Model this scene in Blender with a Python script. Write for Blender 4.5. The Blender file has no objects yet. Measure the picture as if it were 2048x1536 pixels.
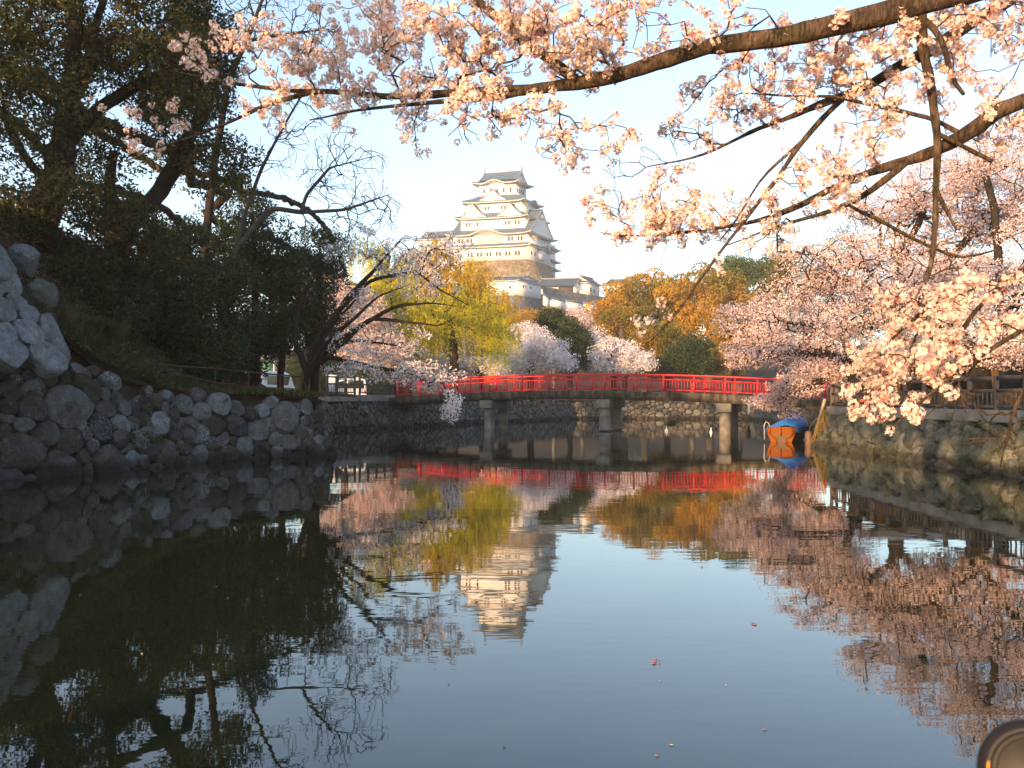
import bpy, math, random
import numpy as np
from mathutils import Vector, geometry

# ------------------------------------------------------------------ camera, sky, sun, exposure
SC = bpy.context.scene
COL = SC.collection
F, CX, HY, EYE = 1900.0, 1024.0, 799.0, 1.9          # focal length and horizon in photo pixels, eye height above the water
cam_data = bpy.data.cameras.new("camera")
cam_data.sensor_width = 36.0
cam_data.lens = 36.0 * F / 2048.0
cam_data.shift_y = (HY - 768.0) / 2048.0
cam_data.dof.use_dof = True
cam_data.dof.focus_distance = 40.0
cam_data.dof.aperture_fstop = 11.0
cam_data.clip_start, cam_data.clip_end = 0.05, 6000.0
camera = bpy.data.objects.new("camera", cam_data)
camera.location = (0, 0, EYE)
camera.rotation_euler = (math.radians(90), 0, 0)
COL.objects.link(camera)
SC.camera = camera

SUN_AZ, SUN_EL = math.radians(213.0), math.radians(10.0)   # azimuth clockwise from +Y: low, behind the camera on the left
SUN_DIR = Vector((math.sin(SUN_AZ) * math.cos(SUN_EL), math.cos(SUN_AZ) * math.cos(SUN_EL), math.sin(SUN_EL)))
world = bpy.data.worlds.new("World")
SC.world = world
world.use_nodes = True
_nt = world.node_tree
_bg = _nt.nodes["Background"]
_sky = _nt.nodes.new("ShaderNodeTexSky")
_sky.sky_type = 'NISHITA'
_sky.sun_disc = False
_sky.sun_elevation, _sky.sun_rotation = SUN_EL, SUN_AZ
_sky.air_density, _sky.dust_density, _sky.ozone_density = 1.0, 1.6, 2.0
_hs = _nt.nodes.new("ShaderNodeHueSaturation")
_hs.inputs["Saturation"].default_value = 0.88
_nt.links.new(_sky.outputs[0], _hs.inputs["Color"])
_nt.links.new(_hs.outputs[0], _bg.inputs[0])
_bg.inputs[1].default_value = 0.15
sun_data = bpy.data.lights.new("sun", 'SUN')
sun_data.energy = 3.6
sun_data.angle = math.radians(0.6)
sun_data.color = (1.0, 0.58, 0.26)
sun = bpy.data.objects.new("sun", sun_data)
sun.rotation_euler = (-SUN_DIR).to_track_quat('-Z', 'Y').to_euler()
sun.location = (-30, -40, 30)
COL.objects.link(sun)
vs = SC.view_settings
vs.view_transform, vs.look, vs.gamma = 'Standard', 'None', 1.0
vs.use_curve_mapping = False
vs.exposure = 1.62
SC.cycles.max_bounces = 6
SC.cycles.transparent_max_bounces = 6
SC.cycles.volume_bounces = 0

# ------------------------------------------------------------------ helpers
def P(px, py, d):
    """point at photo pixel (px, py) and distance d along the view axis"""
    return np.array([(px - CX) / F * d, d, EYE + (HY - py) / F * d])

def PW(px, py):
    """point of the water plane (z = 0) at a photo pixel"""
    d = F * EYE / (py - HY)
    return P(px, py, d)

def nrm(v):
    v = np.asarray(v, float)
    n = np.linalg.norm(v, axis=-1, keepdims=True)
    return v / np.maximum(n, 1e-9)

class MB:
    """collects vertices and faces of ONE mesh"""
    def __init__(s):
        s.V, s.F, s.n = [], [], 0
    def add(s, V, *faces):
        V = np.asarray(V, float).reshape(-1, 3)
        for f in faces:
            f = np.asarray(f, np.int64)
            if f.size:
                s.F.append(f + s.n)
        s.V.append(V)
        s.n += len(V)
        return s
    def poly(s, pts):
        return s.add(pts, [list(range(len(pts)))])
    def hexa(s, b, t):
        """box from four bottom points and four top points (same order, counter-clockwise seen from above)"""
        return s.add(list(b) + list(t), [[3, 2, 1, 0], [4, 5, 6, 7], [0, 1, 5, 4], [1, 2, 6, 5], [2, 3, 7, 6], [3, 0, 4, 7]])
    def box(s, c, size, rz=0.0):
        x, y, z = np.array(size) / 2
        ca, sa = math.cos(rz), math.sin(rz)
        q = [(-x, -y), (x, -y), (x, y), (-x, y)]
        q = [(c[0] + a * ca - b * sa, c[1] + a * sa + b * ca) for a, b in q]
        return s.hexa([(a, b, c[2] - z) for a, b in q], [(a, b, c[2] + z) for a, b in q])
    def bar(s, a, b, w, h):
        """rectangular bar from a to b: w across (horizontal), h tall"""
        a, b = np.asarray(a, float), np.asarray(b, float)
        d = nrm(b - a)
        up = np.array([0, 0, 1.0]) if abs(d[2]) < 0.95 else np.array([0, 1.0, 0])
        r = nrm(np.cross(d, up))
        u = np.cross(r, d)
        q = [(-1, -1), (1, -1), (1, 1), (-1, 1)]
        A = [a + r * w / 2 * i + u * h / 2 * j for i, j in q]
        B = [b + r * w / 2 * i + u * h / 2 * j for i, j in q]
        return s.add(A + B, [[3, 2, 1, 0], [4, 5, 6, 7], [0, 1, 5, 4], [1, 2, 6, 5], [2, 3, 7, 6], [3, 0, 4, 7]])
    def tube(s, pts, radii, k=8, cap=True):
        pts = np.asarray(pts, float)
        n = len(pts)
        radii = np.broadcast_to(np.asarray(radii, float), (n,))
        tan = np.gradient(pts, axis=0)
        tan = nrm(tan)
        ref = np.array([0.31, 0.17, 0.93]) if abs(tan[0][2]) < 0.8 else np.array([0.9, 0.3, 0.1])
        u = nrm(ref - (tan @ ref)[:, None] * tan)
        v = np.cross(tan, u)
        a = np.arange(k) * 2 * math.pi / k
        ring = pts[:, None, :] + radii[:, None, None] * (np.cos(a)[None, :, None] * u[:, None, :] + np.sin(a)[None, :, None] * v[:, None, :])
        V = ring.reshape(-1, 3)
        i = np.arange(n - 1)[:, None] * k
        j = np.arange(k)[None, :]
        q = np.stack([i + j, i + (j + 1) % k, i + k + (j + 1) % k, i + k + j], -1).reshape(-1, 4)
        s.add(V, q)
        if cap:
            s.F.append(np.array([list(range(k))[::-1]]) + s.n - n * k)
            s.F.append(np.array([list(range(k))]) + s.n - k)
        return s
    def grid(s, G, flip=False):
        """G: (m, n, 3) lattice of points"""
        G = np.asarray(G, float)
        m, n = G.shape[:2]
        i = np.arange(m - 1)[:, None] * n
        j = np.arange(n - 1)[None, :]
        q = np.stack([i + j, i + j + 1, i + n + j + 1, i + n + j], -1).reshape(-1, 4)
        if flip:
            q = q[:, ::-1]
        return s.add(G.reshape(-1, 3), q)
    def lathe(s, c, prof, k=20, rz=0):
        a = np.arange(k) * 2 * math.pi / k + rz
        G = np.array([[(c[0] + r * math.cos(t), c[1] + r * math.sin(t), c[2] + z) for t in list(a) + [a[0]]] for r, z in prof])
        return s.grid(G)
    def build(s, name, mat, parent=None, smooth=False, bevel=0, sharp=0):
        V = np.concatenate(s.V)
        root = parent
        while root is not None and root.parent is not None:
            root = root.parent
        if root is not None:
            V = V - np.array(root["base"])
        me = bpy.data.meshes.new(name)
        me.vertices.add(len(V))
        me.vertices.foreach_set("co", V.astype(np.float32).ravel())
        loops = np.concatenate([f.ravel() for f in s.F]).astype(np.int32)
        tot = np.concatenate([np.full(len(f), f.shape[1], np.int32) for f in s.F])
        start = np.concatenate([[0], np.cumsum(tot)[:-1]]).astype(np.int32)
        me.loops.add(len(loops))
        me.loops.foreach_set("vertex_index", loops)
        me.polygons.add(len(tot))
        me.polygons.foreach_set("loop_start", start)
        me.polygons.foreach_set("loop_total", tot)
        if smooth:
            me.polygons.foreach_set("use_smooth", np.ones(len(tot), bool))
        me.update(calc_edges=True)
        me.validate()
        if sharp:
            me.set_sharp_from_angle(angle=math.radians(sharp))
        me.materials.append(mat)
        o = bpy.data.objects.new(name, me)
        COL.objects.link(o)
        if parent is not None:
            o.parent = parent
        if bevel:
            b = o.modifiers.new("bevel", 'BEVEL')
            b.width, b.segments, b.limit_method = bevel, 2, 'ANGLE'
        return o

def thing(name, label, cat, loc=(0, 0, 0), group=None):
    o = bpy.data.objects.new(name, None)
    o.empty_display_size = 0.2
    COL.objects.link(o)
    o.location = tuple(float(x) for x in loc)
    o["base"] = [float(x) for x in loc]
    o["label"], o["category"] = label, cat
    if group:
        o["group"] = group
    return o

def tag(o, label, cat, group=None):
    o["label"], o["category"] = label, cat
    if group:
        o["group"] = group
    return o

def struct(o, kind="structure", label=None):
    o["kind"] = kind
    if label:
        o["label"] = label
    return o

def copy_thing(src, loc, rz, scale, label, group):
    """a copy of a thing with copies of its parts and sub-parts"""
    def rec(o, par):
        c = o.copy()
        COL.objects.link(c)
        c.parent = par
        for ch in [x for x in SC.objects if x.parent == o]:
            rec(ch, c)
        return c
    c = rec(src, None)
    c.location = tuple(float(x) for x in loc)
    c.rotation_euler = (0, 0, rz)
    c.scale = (scale,) * 3
    c["label"], c["group"] = label, group
    return c

# ------------------------------------------------------------------ materials
def lin(r, g, b):
    f = lambda c: (c / 255 / 12.92) if c / 255 <= 0.04045 else ((c / 255 + 0.055) / 1.055) ** 2.4
    return (f(r), f(g), f(b), 1)

class Mat:
    def __init__(s, name):
        s.m = bpy.data.materials.new(name)
        s.m.use_nodes = True
        s.nt = s.m.node_tree
        s.b = s.nt.nodes["Principled BSDF"]
        s.out = s.nt.nodes["Material Output"]
    def n(s, t, **kw):
        x = s.nt.nodes.new(t)
        for k, v in kw.items():
            setattr(x, k, v)
        return x
    def l(s, a, b):
        s.nt.links.new(a, b)
    def coord(s, scale=(1, 1, 1)):
        tc = s.n("ShaderNodeNewGeometry")
        mp = s.n("ShaderNodeMapping")
        mp.inputs["Scale"].default_value = scale
        s.l(tc.outputs["Position"], mp.inputs["Vector"])
        return mp.outputs[0]
    def noise(s, scale, detail=6, rough=0.6, vec=None):
        x = s.n("ShaderNodeTexNoise")
        x.inputs["Scale"].default_value = scale
        x.inputs["Detail"].default_value = detail
        x.inputs["Roughness"].default_value = rough
        s.l(vec if vec is not None else s.coord(), x.inputs["Vector"])
        return x.outputs["Fac"]
    def ramp(s, fac, stops):
        r = s.n("ShaderNodeValToRGB")
        els = r.color_ramp.elements
        while len(els) < len(stops):
            els.new(0.5)
        for e, (p, c) in zip(els, stops):
            e.position = p
            e.color = tuple(c[:3]) + (1,) if not isinstance(c, (int, float)) else (c, c, c, 1)
        s.l(fac, r.inputs[0])
        return r.outputs[0]
    def mix(s, a, b, fac, mode='MIX'):
        x = s.n("ShaderNodeMix", data_type='RGBA', blend_type=mode)
        for sock, v in ((x.inputs[0], fac), (x.inputs[6], a), (x.inputs[7], b)):
            if hasattr(v, "is_linked"):
                s.l(v, sock)
            elif isinstance(v, (int, float)):
                sock.default_value = v
            else:
                sock.default_value = tuple(v[:3]) + (1,)
        return x.outputs[2]
    def island(s):
        return s.n("ShaderNodeNewGeometry").outputs["Random Per Island"]
    def bump(s, h, strength=0.5, dist=0.05):
        x = s.n("ShaderNodeBump")
        x.inputs["Strength"].default_value = strength
        x.inputs["Distance"].default_value = dist
        s.l(h, x.inputs["Height"])
        s.l(x.outputs[0], s.b.inputs["Normal"])
    def set(s, col=None, rough=0.8, spec=0.3, metal=0.0):
        if col is not None:
            if hasattr(col, "is_linked"):
                s.l(col, s.b.inputs["Base Color"])
            else:
                s.b.inputs["Base Color"].default_value = tuple(col[:3]) + (1,)
        s.b.inputs["Roughness"].default_value = rough
        s.b.inputs["Specular IOR Level"].default_value = spec
        s.b.inputs["Metallic"].default_value = metal
        return s.m

def plain(name, a, b, scale=3.0, rough=0.8, spec=0.3, bump=0.0, dist=0.02, metal=0.0):
    """two-tone noise material"""
    m = Mat(name)
    f = m.noise(scale)
    c = m.ramp(f, [(0.3, a), (0.7, b)])
    if bump:
        m.bump(m.noise(scale * 4), bump, dist)
    return m.set(c, rough, spec, metal)

def leafy(name, cols, trans=0.35, rough=0.55, spec=0.25, seedscale=0.35, alt=None, altscale=0.12):
    """leaf material: colour by leaf and by clump, partly translucent"""
    m = Mat(name)
    c1 = m.ramp(m.island(), [(i / max(1, len(cols) - 1), c) for i, c in enumerate(cols)])
    if alt:
        c1 = m.mix(c1, alt, m.ramp(m.noise(altscale, 2, 0.5), [(0.46, 0.0), (0.56, 0.85)]))
    f = m.noise(seedscale, 2, 0.5)
    v = m.ramp(f, [(0.3, (0.72, 0.72, 0.72)), (0.7, (1.25, 1.25, 1.25))])
    c = m.mix(c1, v, 1.0, 'MULTIPLY')
    m.set(c, rough, spec)
    if trans:
        t = m.n("ShaderNodeBsdfTranslucent")
        m.l(c, t.inputs[0])
        x = m.n("ShaderNodeMixShader")
        x.inputs[0].default_value = trans
        m.l(m.b.outputs[0], x.inputs[1])
        m.l(t.outputs[0], x.inputs[2])
        m.l(x.outputs[0], m.out.inputs[0])
    return m.m

def stone_mat(name, tones, lichen, lichen_amt=0.5, moss=None, moss_amt=0.5, scale=1.0, wet=True, pale_left=False):
    """stones of one wall: a tone per stone, lichen patches, moss, a dark wet band at the water line"""
    m = Mat(name)
    c = m.ramp(m.island(), [(i / (len(tones) - 1), t) for i, t in enumerate(tones)])
    g = m.ramp(m.noise(4.5 * scale, 10, 0.8), [(0.3, 0.25), (0.5, 0.9), (0.72, 1.7)])
    c = m.mix(c, g, 1.0, 'MULTIPLY')
    lf = m.ramp(m.noise(1.1 * scale, 3, 0.6), [(0.62 - 0.24 * lichen_amt, 0.0), (0.75 - 0.2 * lichen_amt, 1.0)])
    lf2 = m.ramp(m.noise(17.0 * scale, 6, 0.8), [(0.46, 0.0), (0.56, 1.0)])
    lm = m.mix(lf, lf2, 1.0, 'MULTIPLY')
    lm = m.mix(lm, m.ramp(m.island(), [(0.0, 0.9), (0.22, 0.1), (0.3, 1.0), (0.5, 0.15), (0.62, 0.8), (0.8, 0.05), (1.0, 1.0)]), 1.0, 'MULTIPLY')
    c = m.mix(c, lichen, lm)
    if moss is not None:
        mf = m.ramp(m.noise(0.8 * scale, 6, 0.7), [(0.66 - 0.3 * moss_amt, 0.0), (0.8 - 0.2 * moss_amt, 0.85)])
        c = m.mix(c, moss, mf)
    if wet:
        sx = m.n("ShaderNodeSeparateXYZ")
        gm = m.n("ShaderNodeNewGeometry")
        m.l(gm.outputs["Position"], sx.inputs[0])
        w = m.ramp(sx.outputs["Z"], [(0.0, 0.3), (0.22, 0.42), (0.34, 1.0)])
        c = m.mix(c, w, 1.0, 'MULTIPLY')
    m.bump(m.noise(3.5 * scale, 10, 0.78), 1.0, 0.14)
    return m.set(c, 0.85, 0.3)
# ------------------------------------------------------------------ generators: stones, branches, leaves, blossom
def clip_poly(poly, a, c):
    """keep the side a . x <= c"""
    out = []
    n = len(poly)
    d = [p[0] * a[0] + p[1] * a[1] - c for p in poly]
    for i in range(n):
        j = (i + 1) % n
        if d[i] <= 0:
            out.append(poly[i])
        if (d[i] <= 0) != (d[j] <= 0):
            t = d[i] / (d[i] - d[j])
            out.append(poly[i] + t * (poly[j] - poly[i]))
    return out

def path_eval(pts, s):
    pts = np.asarray(pts, float)
    seg = np.linalg.norm(np.diff(pts[:, :2], axis=0), axis=1)
    L = np.concatenate([[0], np.cumsum(seg)])
    return np.stack([np.interp(s, L, pts[:, k]) for k in range(pts.shape[1])], -1)

def path_len(pts):
    pts = np.asarray(pts, float)
    return float(np.linalg.norm(np.diff(pts[:, :2], axis=0), axis=1).sum())

def stones(foot, top, size, seed, bulge=0.22, gap=0.04, angular=0.0, squash=1.25, below=0.35, k=14, spread=(0.55, 1.35), flip=1):
    """dry stone wall between a foot line (z about 0) and a top line; returns (stones mesh builder, backing mesh builder)"""
    rng = np.random.default_rng(seed)
    foot, top = np.asarray(foot, float), np.asarray(top, float)
    Lf = path_len(foot)
    ft = np.concatenate([[0], np.cumsum(np.linalg.norm(np.diff(foot[:, :2], axis=0), axis=1))]) / Lf
    def S(s, h):
        u = np.clip(np.asarray(s) / Lf, 0, 1)
        A = np.stack([np.interp(u, ft, foot[:, j]) for j in range(3)], -1)
        B = np.stack([np.interp(u, ft, top[:, j]) for j in range(3)], -1)
        H = B[..., 2] - A[..., 2]
        v = np.asarray(h) / np.maximum(H, 0.1)
        return A + (B - A) * v[..., None], H
    def N(s):
        e = 0.6
        a, _ = S(s - e, 0 * np.asarray(s))
        b, _ = S(s + e, 0 * np.asarray(s))
        c, _ = S(s, 0 * np.asarray(s))
        d, _ = S(s, 0 * np.asarray(s) + 1.0)
        n = nrm(np.cross(b - a, d - c))
        return n * flip
    ss = np.linspace(0, Lf, 400)
    Hmax = float(S(ss, ss * 0)[1].max())
    x0, x1, y0, y1 = -0.3, Lf + 0.3, -below, Hmax + size * 0.6
    seeds, rad = [], []
    for q, tries in ((1.0, 900), (0.75, 1500), (0.5, 3000)):
        for _ in range(int(tries * max(0.35, (x1 - x0) * (y1 - y0) / (size * size) / 120))):
            p = np.array([rng.uniform(x0, x1), rng.uniform(y0, y1)])
            r = 0.5 * size * q * rng.uniform(*spread)
            if seeds:
                A = np.array(seeds)
                dd = np.hypot((A[:, 0] - p[0]) / squash, A[:, 1] - p[1])
                if (dd < (np.array(rad) + r) * 0.92).any():
                    continue
            seeds.append(p)
            rad.append(r)
    A, R = np.array(seeds), np.array(rad)
    mb, back = MB(), MB()
    for i in range(len(A)):
        Hs = S(np.array(A[i, 0]), np.array(0.0))[1]
        if A[i, 1] > Hs - R[i] * 0.4:
            continue
        w = 3.0 * size
        c = A[i]
        poly = [c + np.array(q) for q in ((-w, -w), (w, -w), (w, w), (-w, w))]
        for a_, c_ in (((-1.0, 0.0), -x0), ((1.0, 0.0), x1), ((0.0, -1.0), -y0), ((0.0, 1.0), float(Hs) + 0.25 * R[i])):
            poly = clip_poly(poly, np.array(a_), c_)
            if len(poly) < 3:
                break
        if len(poly) < 3:
            continue
        for j in np.argsort(np.hypot(A[:, 0] - c[0], A[:, 1] - c[1]))[1:22]:
            d = A[j] - c
            d2 = d / np.array([squash * squash, 1.0])
            m = 0.5 * ((A[j][0] ** 2 - c[0] ** 2) / squash ** 2 + A[j][1] ** 2 - c[1] ** 2 - R[j] ** 2 + R[i] ** 2)
            poly = clip_poly(poly, d2, m)
            if len(poly) < 3:
                break
        if len(poly) < 3:
            continue
        poly = np.array(poly)
        cen = poly.mean(0)
        for _ in range(1 if angular > 0.5 else 2):
            nx = np.roll(poly, -1, 0)
            t = 0.09 if angular > 0.5 else 0.2
            poly = np.stack([poly * (1 - t) + nx * t, poly * t + nx * (1 - t)], 1).reshape(-1, 2)
        dv = poly - cen
        ang = np.arctan2(dv[:, 1], dv[:, 0])
        o = np.argsort(ang)
        ang, rr = ang[o], np.hypot(dv[o, 0], dv[o, 1])
        th = np.linspace(-math.pi, math.pi, k, endpoint=False) + rng.uniform(0, 0.3)
        r = np.interp(th, ang, rr, period=2 * math.pi)
        rmean = float(r.mean())
        r = np.maximum(r - gap * rng.uniform(0.5, 1.6), 0.3 * r) * (1 + rng.normal(0, 0.035, k))
        b = bulge * rmean * rng.uniform(0.7, 1.35)
        tilt = rng.normal(0, 0.16, 2)
        rows = []
        cuts = [(rng.uniform(-math.pi, math.pi), rng.uniform(0.35, 0.95), rng.uniform(0.5, 1.6)) for _ in range(rng.integers(2, 5))]
        if angular > 0.8:
            prof = ((1.0, -0.5 * rmean - 0.1), (1.0, -0.3 * b), (0.97, 0.55 * b), (0.86, 0.92 * b), (0.5, 1.0 * b), (0.2, 1.0 * b))
        else:
            prof = ((1.0, -0.55 * rmean - 0.1), (1.02, -0.2 * b), (0.95, 0.5 * b), (0.80, 0.85 * b), (0.52, 1.0 * b), (0.22, 1.03 * b))
        for f, dpt in prof:
            x = cen[0] + np.cos(th) * r * f
            y = cen[1] + np.sin(th) * r * f
            dep = dpt + (tilt[0] * np.cos(th) + tilt[1] * np.sin(th)) * r * f * (1 if dpt > 0 else 0.4)
            if dpt > 0:
                for ca, off, sl in cuts:
                    dep = np.minimum(dep, b * (off + sl * 0.5 - sl * np.cos(th - ca) * r * f / rmean))
                dep = dep + rng.normal(0, (0.01 if angular > 0.8 else 0.03) * rmean, k)
            p, _ = S(x, y)
            rows.append(p + N(x) * dep[:, None])
        p0 = rows[-1].mean(0, keepdims=True) + N(np.array([cen[0]])) * b * 0.02
        V = np.concatenate(rows + [p0])
        q = []
        for g in range(5):
            for e in range(k):
                q.append([g * k + e, g * k + (e + 1) % k, (g + 1) * k + (e + 1) % k, (g + 1) * k + e])
        t3 = [[5 * k + e, 5 * k + (e + 1) % k, 6 * k] for e in range(k)]
        if flip < 0:
            q = [x[::-1] for x in q]
            t3 = [x[::-1] for x in t3]
        mb.add(V, q, t3)
    us = np.linspace(0, Lf, max(8, int(Lf / 0.7)))
    rows = []
    for f in np.linspace(-0.1, 1.0, 7):
        p, H = S(us, us * 0)
        p, _ = S(us, H * f)
        rows.append(p - N(us) * (0.12 + 0.05 * np.sin(us * 3.1 + f * 7)[:, None] + 0.10 * size))
    back.grid(np.array(rows), flip=flip < 0)
    return mb, back

class Skeleton:
    """branches grown from given limbs towards target points"""
    def __init__(s, rng, cap=60000):
        s.P = np.zeros((cap, 3)); s.D = np.zeros((cap, 3)); s.par = np.full(cap, -1); s.R = np.zeros(cap)
        s.open = np.ones(cap, bool)
        s.n, s.rng = 0, rng
    def limb(s, pts, radii, start=None, wob=0.0, step=None, attach=True):
        """explicit limb; start = parent node index (or None for the root)"""
        pts = np.asarray(pts, float)
        radii = np.broadcast_to(np.asarray(radii, float), (len(pts),))
        t = np.concatenate([[0], np.cumsum(np.linalg.norm(np.diff(pts, axis=0), axis=1))])
        if step is None:
            step = max(t[-1] / 40, 0.05)
        m = max(3, int(t[-1] / step))
        u = np.linspace(0, t[-1], m)
        q = np.stack([np.interp(u, t, pts[:, k]) for k in range(3)], -1)
        for _ in range(max(1, m // 14)):
            q[1:-1] = 0.25 * q[:-2] + 0.5 * q[1:-1] + 0.25 * q[2:]
        if wob:
            nz = s.rng.normal(0, wob, (m, 3))
            for _ in range(2):
                nz[1:-1] = 0.25 * nz[:-2] + 0.5 * nz[1:-1] + 0.25 * nz[2:]
            nz[0] = 0
            q = q + nz
        r = np.interp(u, t, radii)
        d = nrm(np.gradient(q, axis=0))
        prev = -1 if start is None else start
        first = s.n
        for i in range(m):
            s.P[s.n], s.D[s.n], s.par[s.n], s.R[s.n] = q[i], d[i], prev, r[i]
            s.open[s.n] = attach
            prev = s.n
            s.n += 1
        return range(first, s.n)
    def near(s, p):
        return int(np.argmin(np.linalg.norm(s.P[:s.n] - np.asarray(p), axis=1)))
    def grow(s, targets, seg=0.35, wob=0.12, pen=0.6, curve=0.35, lift=0.0, maxd=None):
        T = np.asarray(targets, float)
        d0 = np.array([np.min(np.linalg.norm(s.P[:s.n] - t, axis=1)) for t in T])
        ends = []
        for ti in np.argsort(d0):
            t = T[ti]
            v = t - s.P[:s.n]
            d = np.linalg.norm(v, axis=1)
            c = (v * s.D[:s.n]).sum(1) / np.maximum(d, 1e-6)
            cost = d * (1 + pen * (1 - c)) + np.where(s.open[:s.n], 0, 1e6)
            j = int(np.argmin(cost))
            L = d[j]
            if maxd and L > maxd:
                continue
            if L < 1e-3:
                continue
            k = max(2, int(math.ceil(L / seg)))
            p0 = s.P[j]
            p1 = p0 + (s.D[j] * curve + np.array([0, 0, lift])) * L + s.rng.normal(0, 0.06 * L, 3)
            prev = j
            last = p0
            for m in range(1, k + 1):
                u = m / k
                q = (1 - u) ** 2 * p0 + 2 * u * (1 - u) * p1 + u * u * t
                if m < k:
                    q = q + s.rng.normal(0, wob * L / k, 3)
                s.P[s.n], s.par[s.n] = q, prev
                s.D[s.n] = nrm(q - last)
                prev, last = s.n, q
                s.n += 1
            ends.append(s.n - 1)
        return ends
    def radii(s, tip, base, power=None):
        n = s.n
        cnt = np.zeros(n)
        haschild = np.zeros(n, bool)
        for i in range(n):
            if s.par[i] >= 0:
                haschild[s.par[i]] = True
        cnt[~haschild] = 1
        for i in range(n - 1, 0, -1):
            if s.par[i] >= 0:
                cnt[s.par[i]] += cnt[i]
        e = power if power else math.log(base / tip) / math.log(max(cnt.max(), 2))
        r = np.maximum(tip * cnt ** e, s.R[:n])
        for i in range(n):                      # a child is never thicker than what carries it
            p = s.par[i]
            if p >= 0 and s.R[i] == 0:
                r[i] = min(r[i], r[p])
        s.cnt, s.r = cnt, r
        return r
    def mesh(s, mb, minr=0.0, thick=0.05):
        n = s.n
        r, P, par = s.r, s.P[:n], s.par[:n]
        main = np.full(n, -1)
        best = np.zeros(n)
        for i in range(n):
            p = par[i]
            w = s.cnt[i] + (1e6 if s.R[i] > 0 else 0)
            if p >= 0 and w > best[p]:
                best[p], main[p] = w, i
        idx = np.where(par >= 0)[0]
        pa = par[idx]
        ismain = main[pa] == idx
        D = nrm(P[idx] - P[pa])
        nd = np.zeros((n, 3))
        nd[idx] = D
        np.add.at(nd, pa[ismain], D[ismain] * 1.0)
        nd[nd.sum(1) == 0] = (0, 0, 1)
        nd = nrm(nd)
        r0 = np.where(ismain, r[pa], np.minimum(r[idx] * 1.25, r[pa]))
        D0 = np.where(ismain[:, None], nd[pa], D)
        for lo, hi, k in ((minr, thick, 4), (thick, 9, 9)):
            sel = (r[idx] >= lo) & (r[idx] < hi)
            if not sel.any():
                continue
            def ring(C, T, rad):
                ref = np.array([0.61, -0.52, 0.6])
                u = nrm(ref - (T @ ref)[:, None] * T)
                v = np.cross(T, u)
                a = np.arange(k) * 2 * math.pi / k
                return C[:, None] + rad[:, None, None] * (np.cos(a)[None, :, None] * u[:, None] + np.sin(a)[None, :, None] * v[:, None])
            A = ring(P[pa[sel]], D0[sel], r0[sel])
            B = ring(P[idx[sel]], nd[idx[sel]], r[idx[sel]])
            m = sel.sum()
            V = np.concatenate([A, B], 1).reshape(-1, 3)
            j = np.arange(k)
            q = np.stack([j, (j + 1) % k, k + (j + 1) % k, k + j], -1)[None] + (np.arange(m) * 2 * k)[:, None, None]
            mb.add(V, q.reshape(-1, 4))
        return mb

def unit(rng, n):
    return nrm(rng.normal(0, 1, (n, 3)))

def leaves(mb, centres, per, spread, size, rng, aspect=0.5, up=0.0, flat=1.0, shell=0.0, hang=0.0):
    """leaf-sized faces round every centre"""
    C = np.repeat(np.asarray(centres, float), per, 0)
    n = len(C)
    sp = np.repeat(np.broadcast_to(np.asarray(spread, float), (len(centres),)), per)
    d = unit(rng, n)
    rad = rng.uniform(shell, 1, n) ** (1 / 2.2)
    off = d * rad[:, None] * sp[:, None]
    off[:, 2] *= flat
    C = C + off
    a = unit(rng, n)
    a[:, 2] = a[:, 2] * (1 - hang) - hang
    a = nrm(a)
    w = rng.normal(0, 1, (n, 3))
    w[:, :2] *= (1 - up)
    w = nrm(np.cross(a, w))
    L = size * rng.uniform(0.65, 1.3, n)[:, None]
    W = L * aspect
    V = np.stack([C - a * L * 0.5, C + w * W * 0.5 - a * L * 0.05, C + a * L * 0.5, C - w * W * 0.5 - a * L * 0.05], 1).reshape(-1, 3)
    return mb.add(V, np.arange(n * 4).reshape(-1, 4))

def flower_proto(rng, n, R, fs):
    """pom-pom of n five-petalled flowers on a ball of radius R, flower radius fs"""
    V, Fq = [], []
    ctr = unit(rng, n)
    for i in range(n):
        nn = ctr[i]
        u = nrm(np.cross(nn, rng.normal(0, 1, 3)))
        w = np.cross(nn, u)
        nn = nrm(nn + rng.normal(0, 0.35, 3))
        u = nrm(u - nn * (u @ nn)); w = np.cross(nn, u)
        c = ctr[i] * R * rng.uniform(0.75, 1.1)
        f = fs * rng.uniform(0.85, 1.15)
        cup = rng.uniform(0.05, 0.5)
        base = len(V)
        V.append(c - nn * f * 0.1)
        a0 = rng.uniform(0, 6.3)
        for k in range(5):
            a = a0 + k * 1.2566
            def q(t, rr, h):
                return c + (math.cos(t) * u + math.sin(t) * w) * f * rr + nn * f * h
            b = len(V)
            V += [q(a - 0.52, 0.72, cup * 0.55), q(a, 1.02, cup), q(a + 0.52, 0.72, cup * 0.55)]
            Fq.append([base, b, b + 1, b + 2])
    return np.array(V), np.array(Fq)

def bud_proto(rng, n, R):
    V, Fq = [], []
    for d in unit(rng, n):
        u = nrm(np.cross(d, rng.normal(0, 1, 3)))
        b = len(V)
        V += [d * R * 0.2, d * R * 0.75 + u * R * 0.13, d * R * rng.uniform(0.95, 1.3), d * R * 0.75 - u * R * 0.13]
        Fq.append([b, b + 1, b + 2, b + 3])
    return np.array(V), np.array(Fq)

def rand_rot(rng, n):
    q = nrm(rng.normal(0, 1, (n, 4)))
    w, x, y, z = q.T
    return np.stack([np.stack([1 - 2 * (y * y + z * z), 2 * (x * y - z * w), 2 * (x * z + y * w)], -1),
                     np.stack([2 * (x * y + z * w), 1 - 2 * (x * x + z * z), 2 * (y * z - x * w)], -1),
                     np.stack([2 * (x * z - y * w), 2 * (y * z + x * w), 1 - 2 * (x * x + y * y)], -1)], 1)

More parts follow.
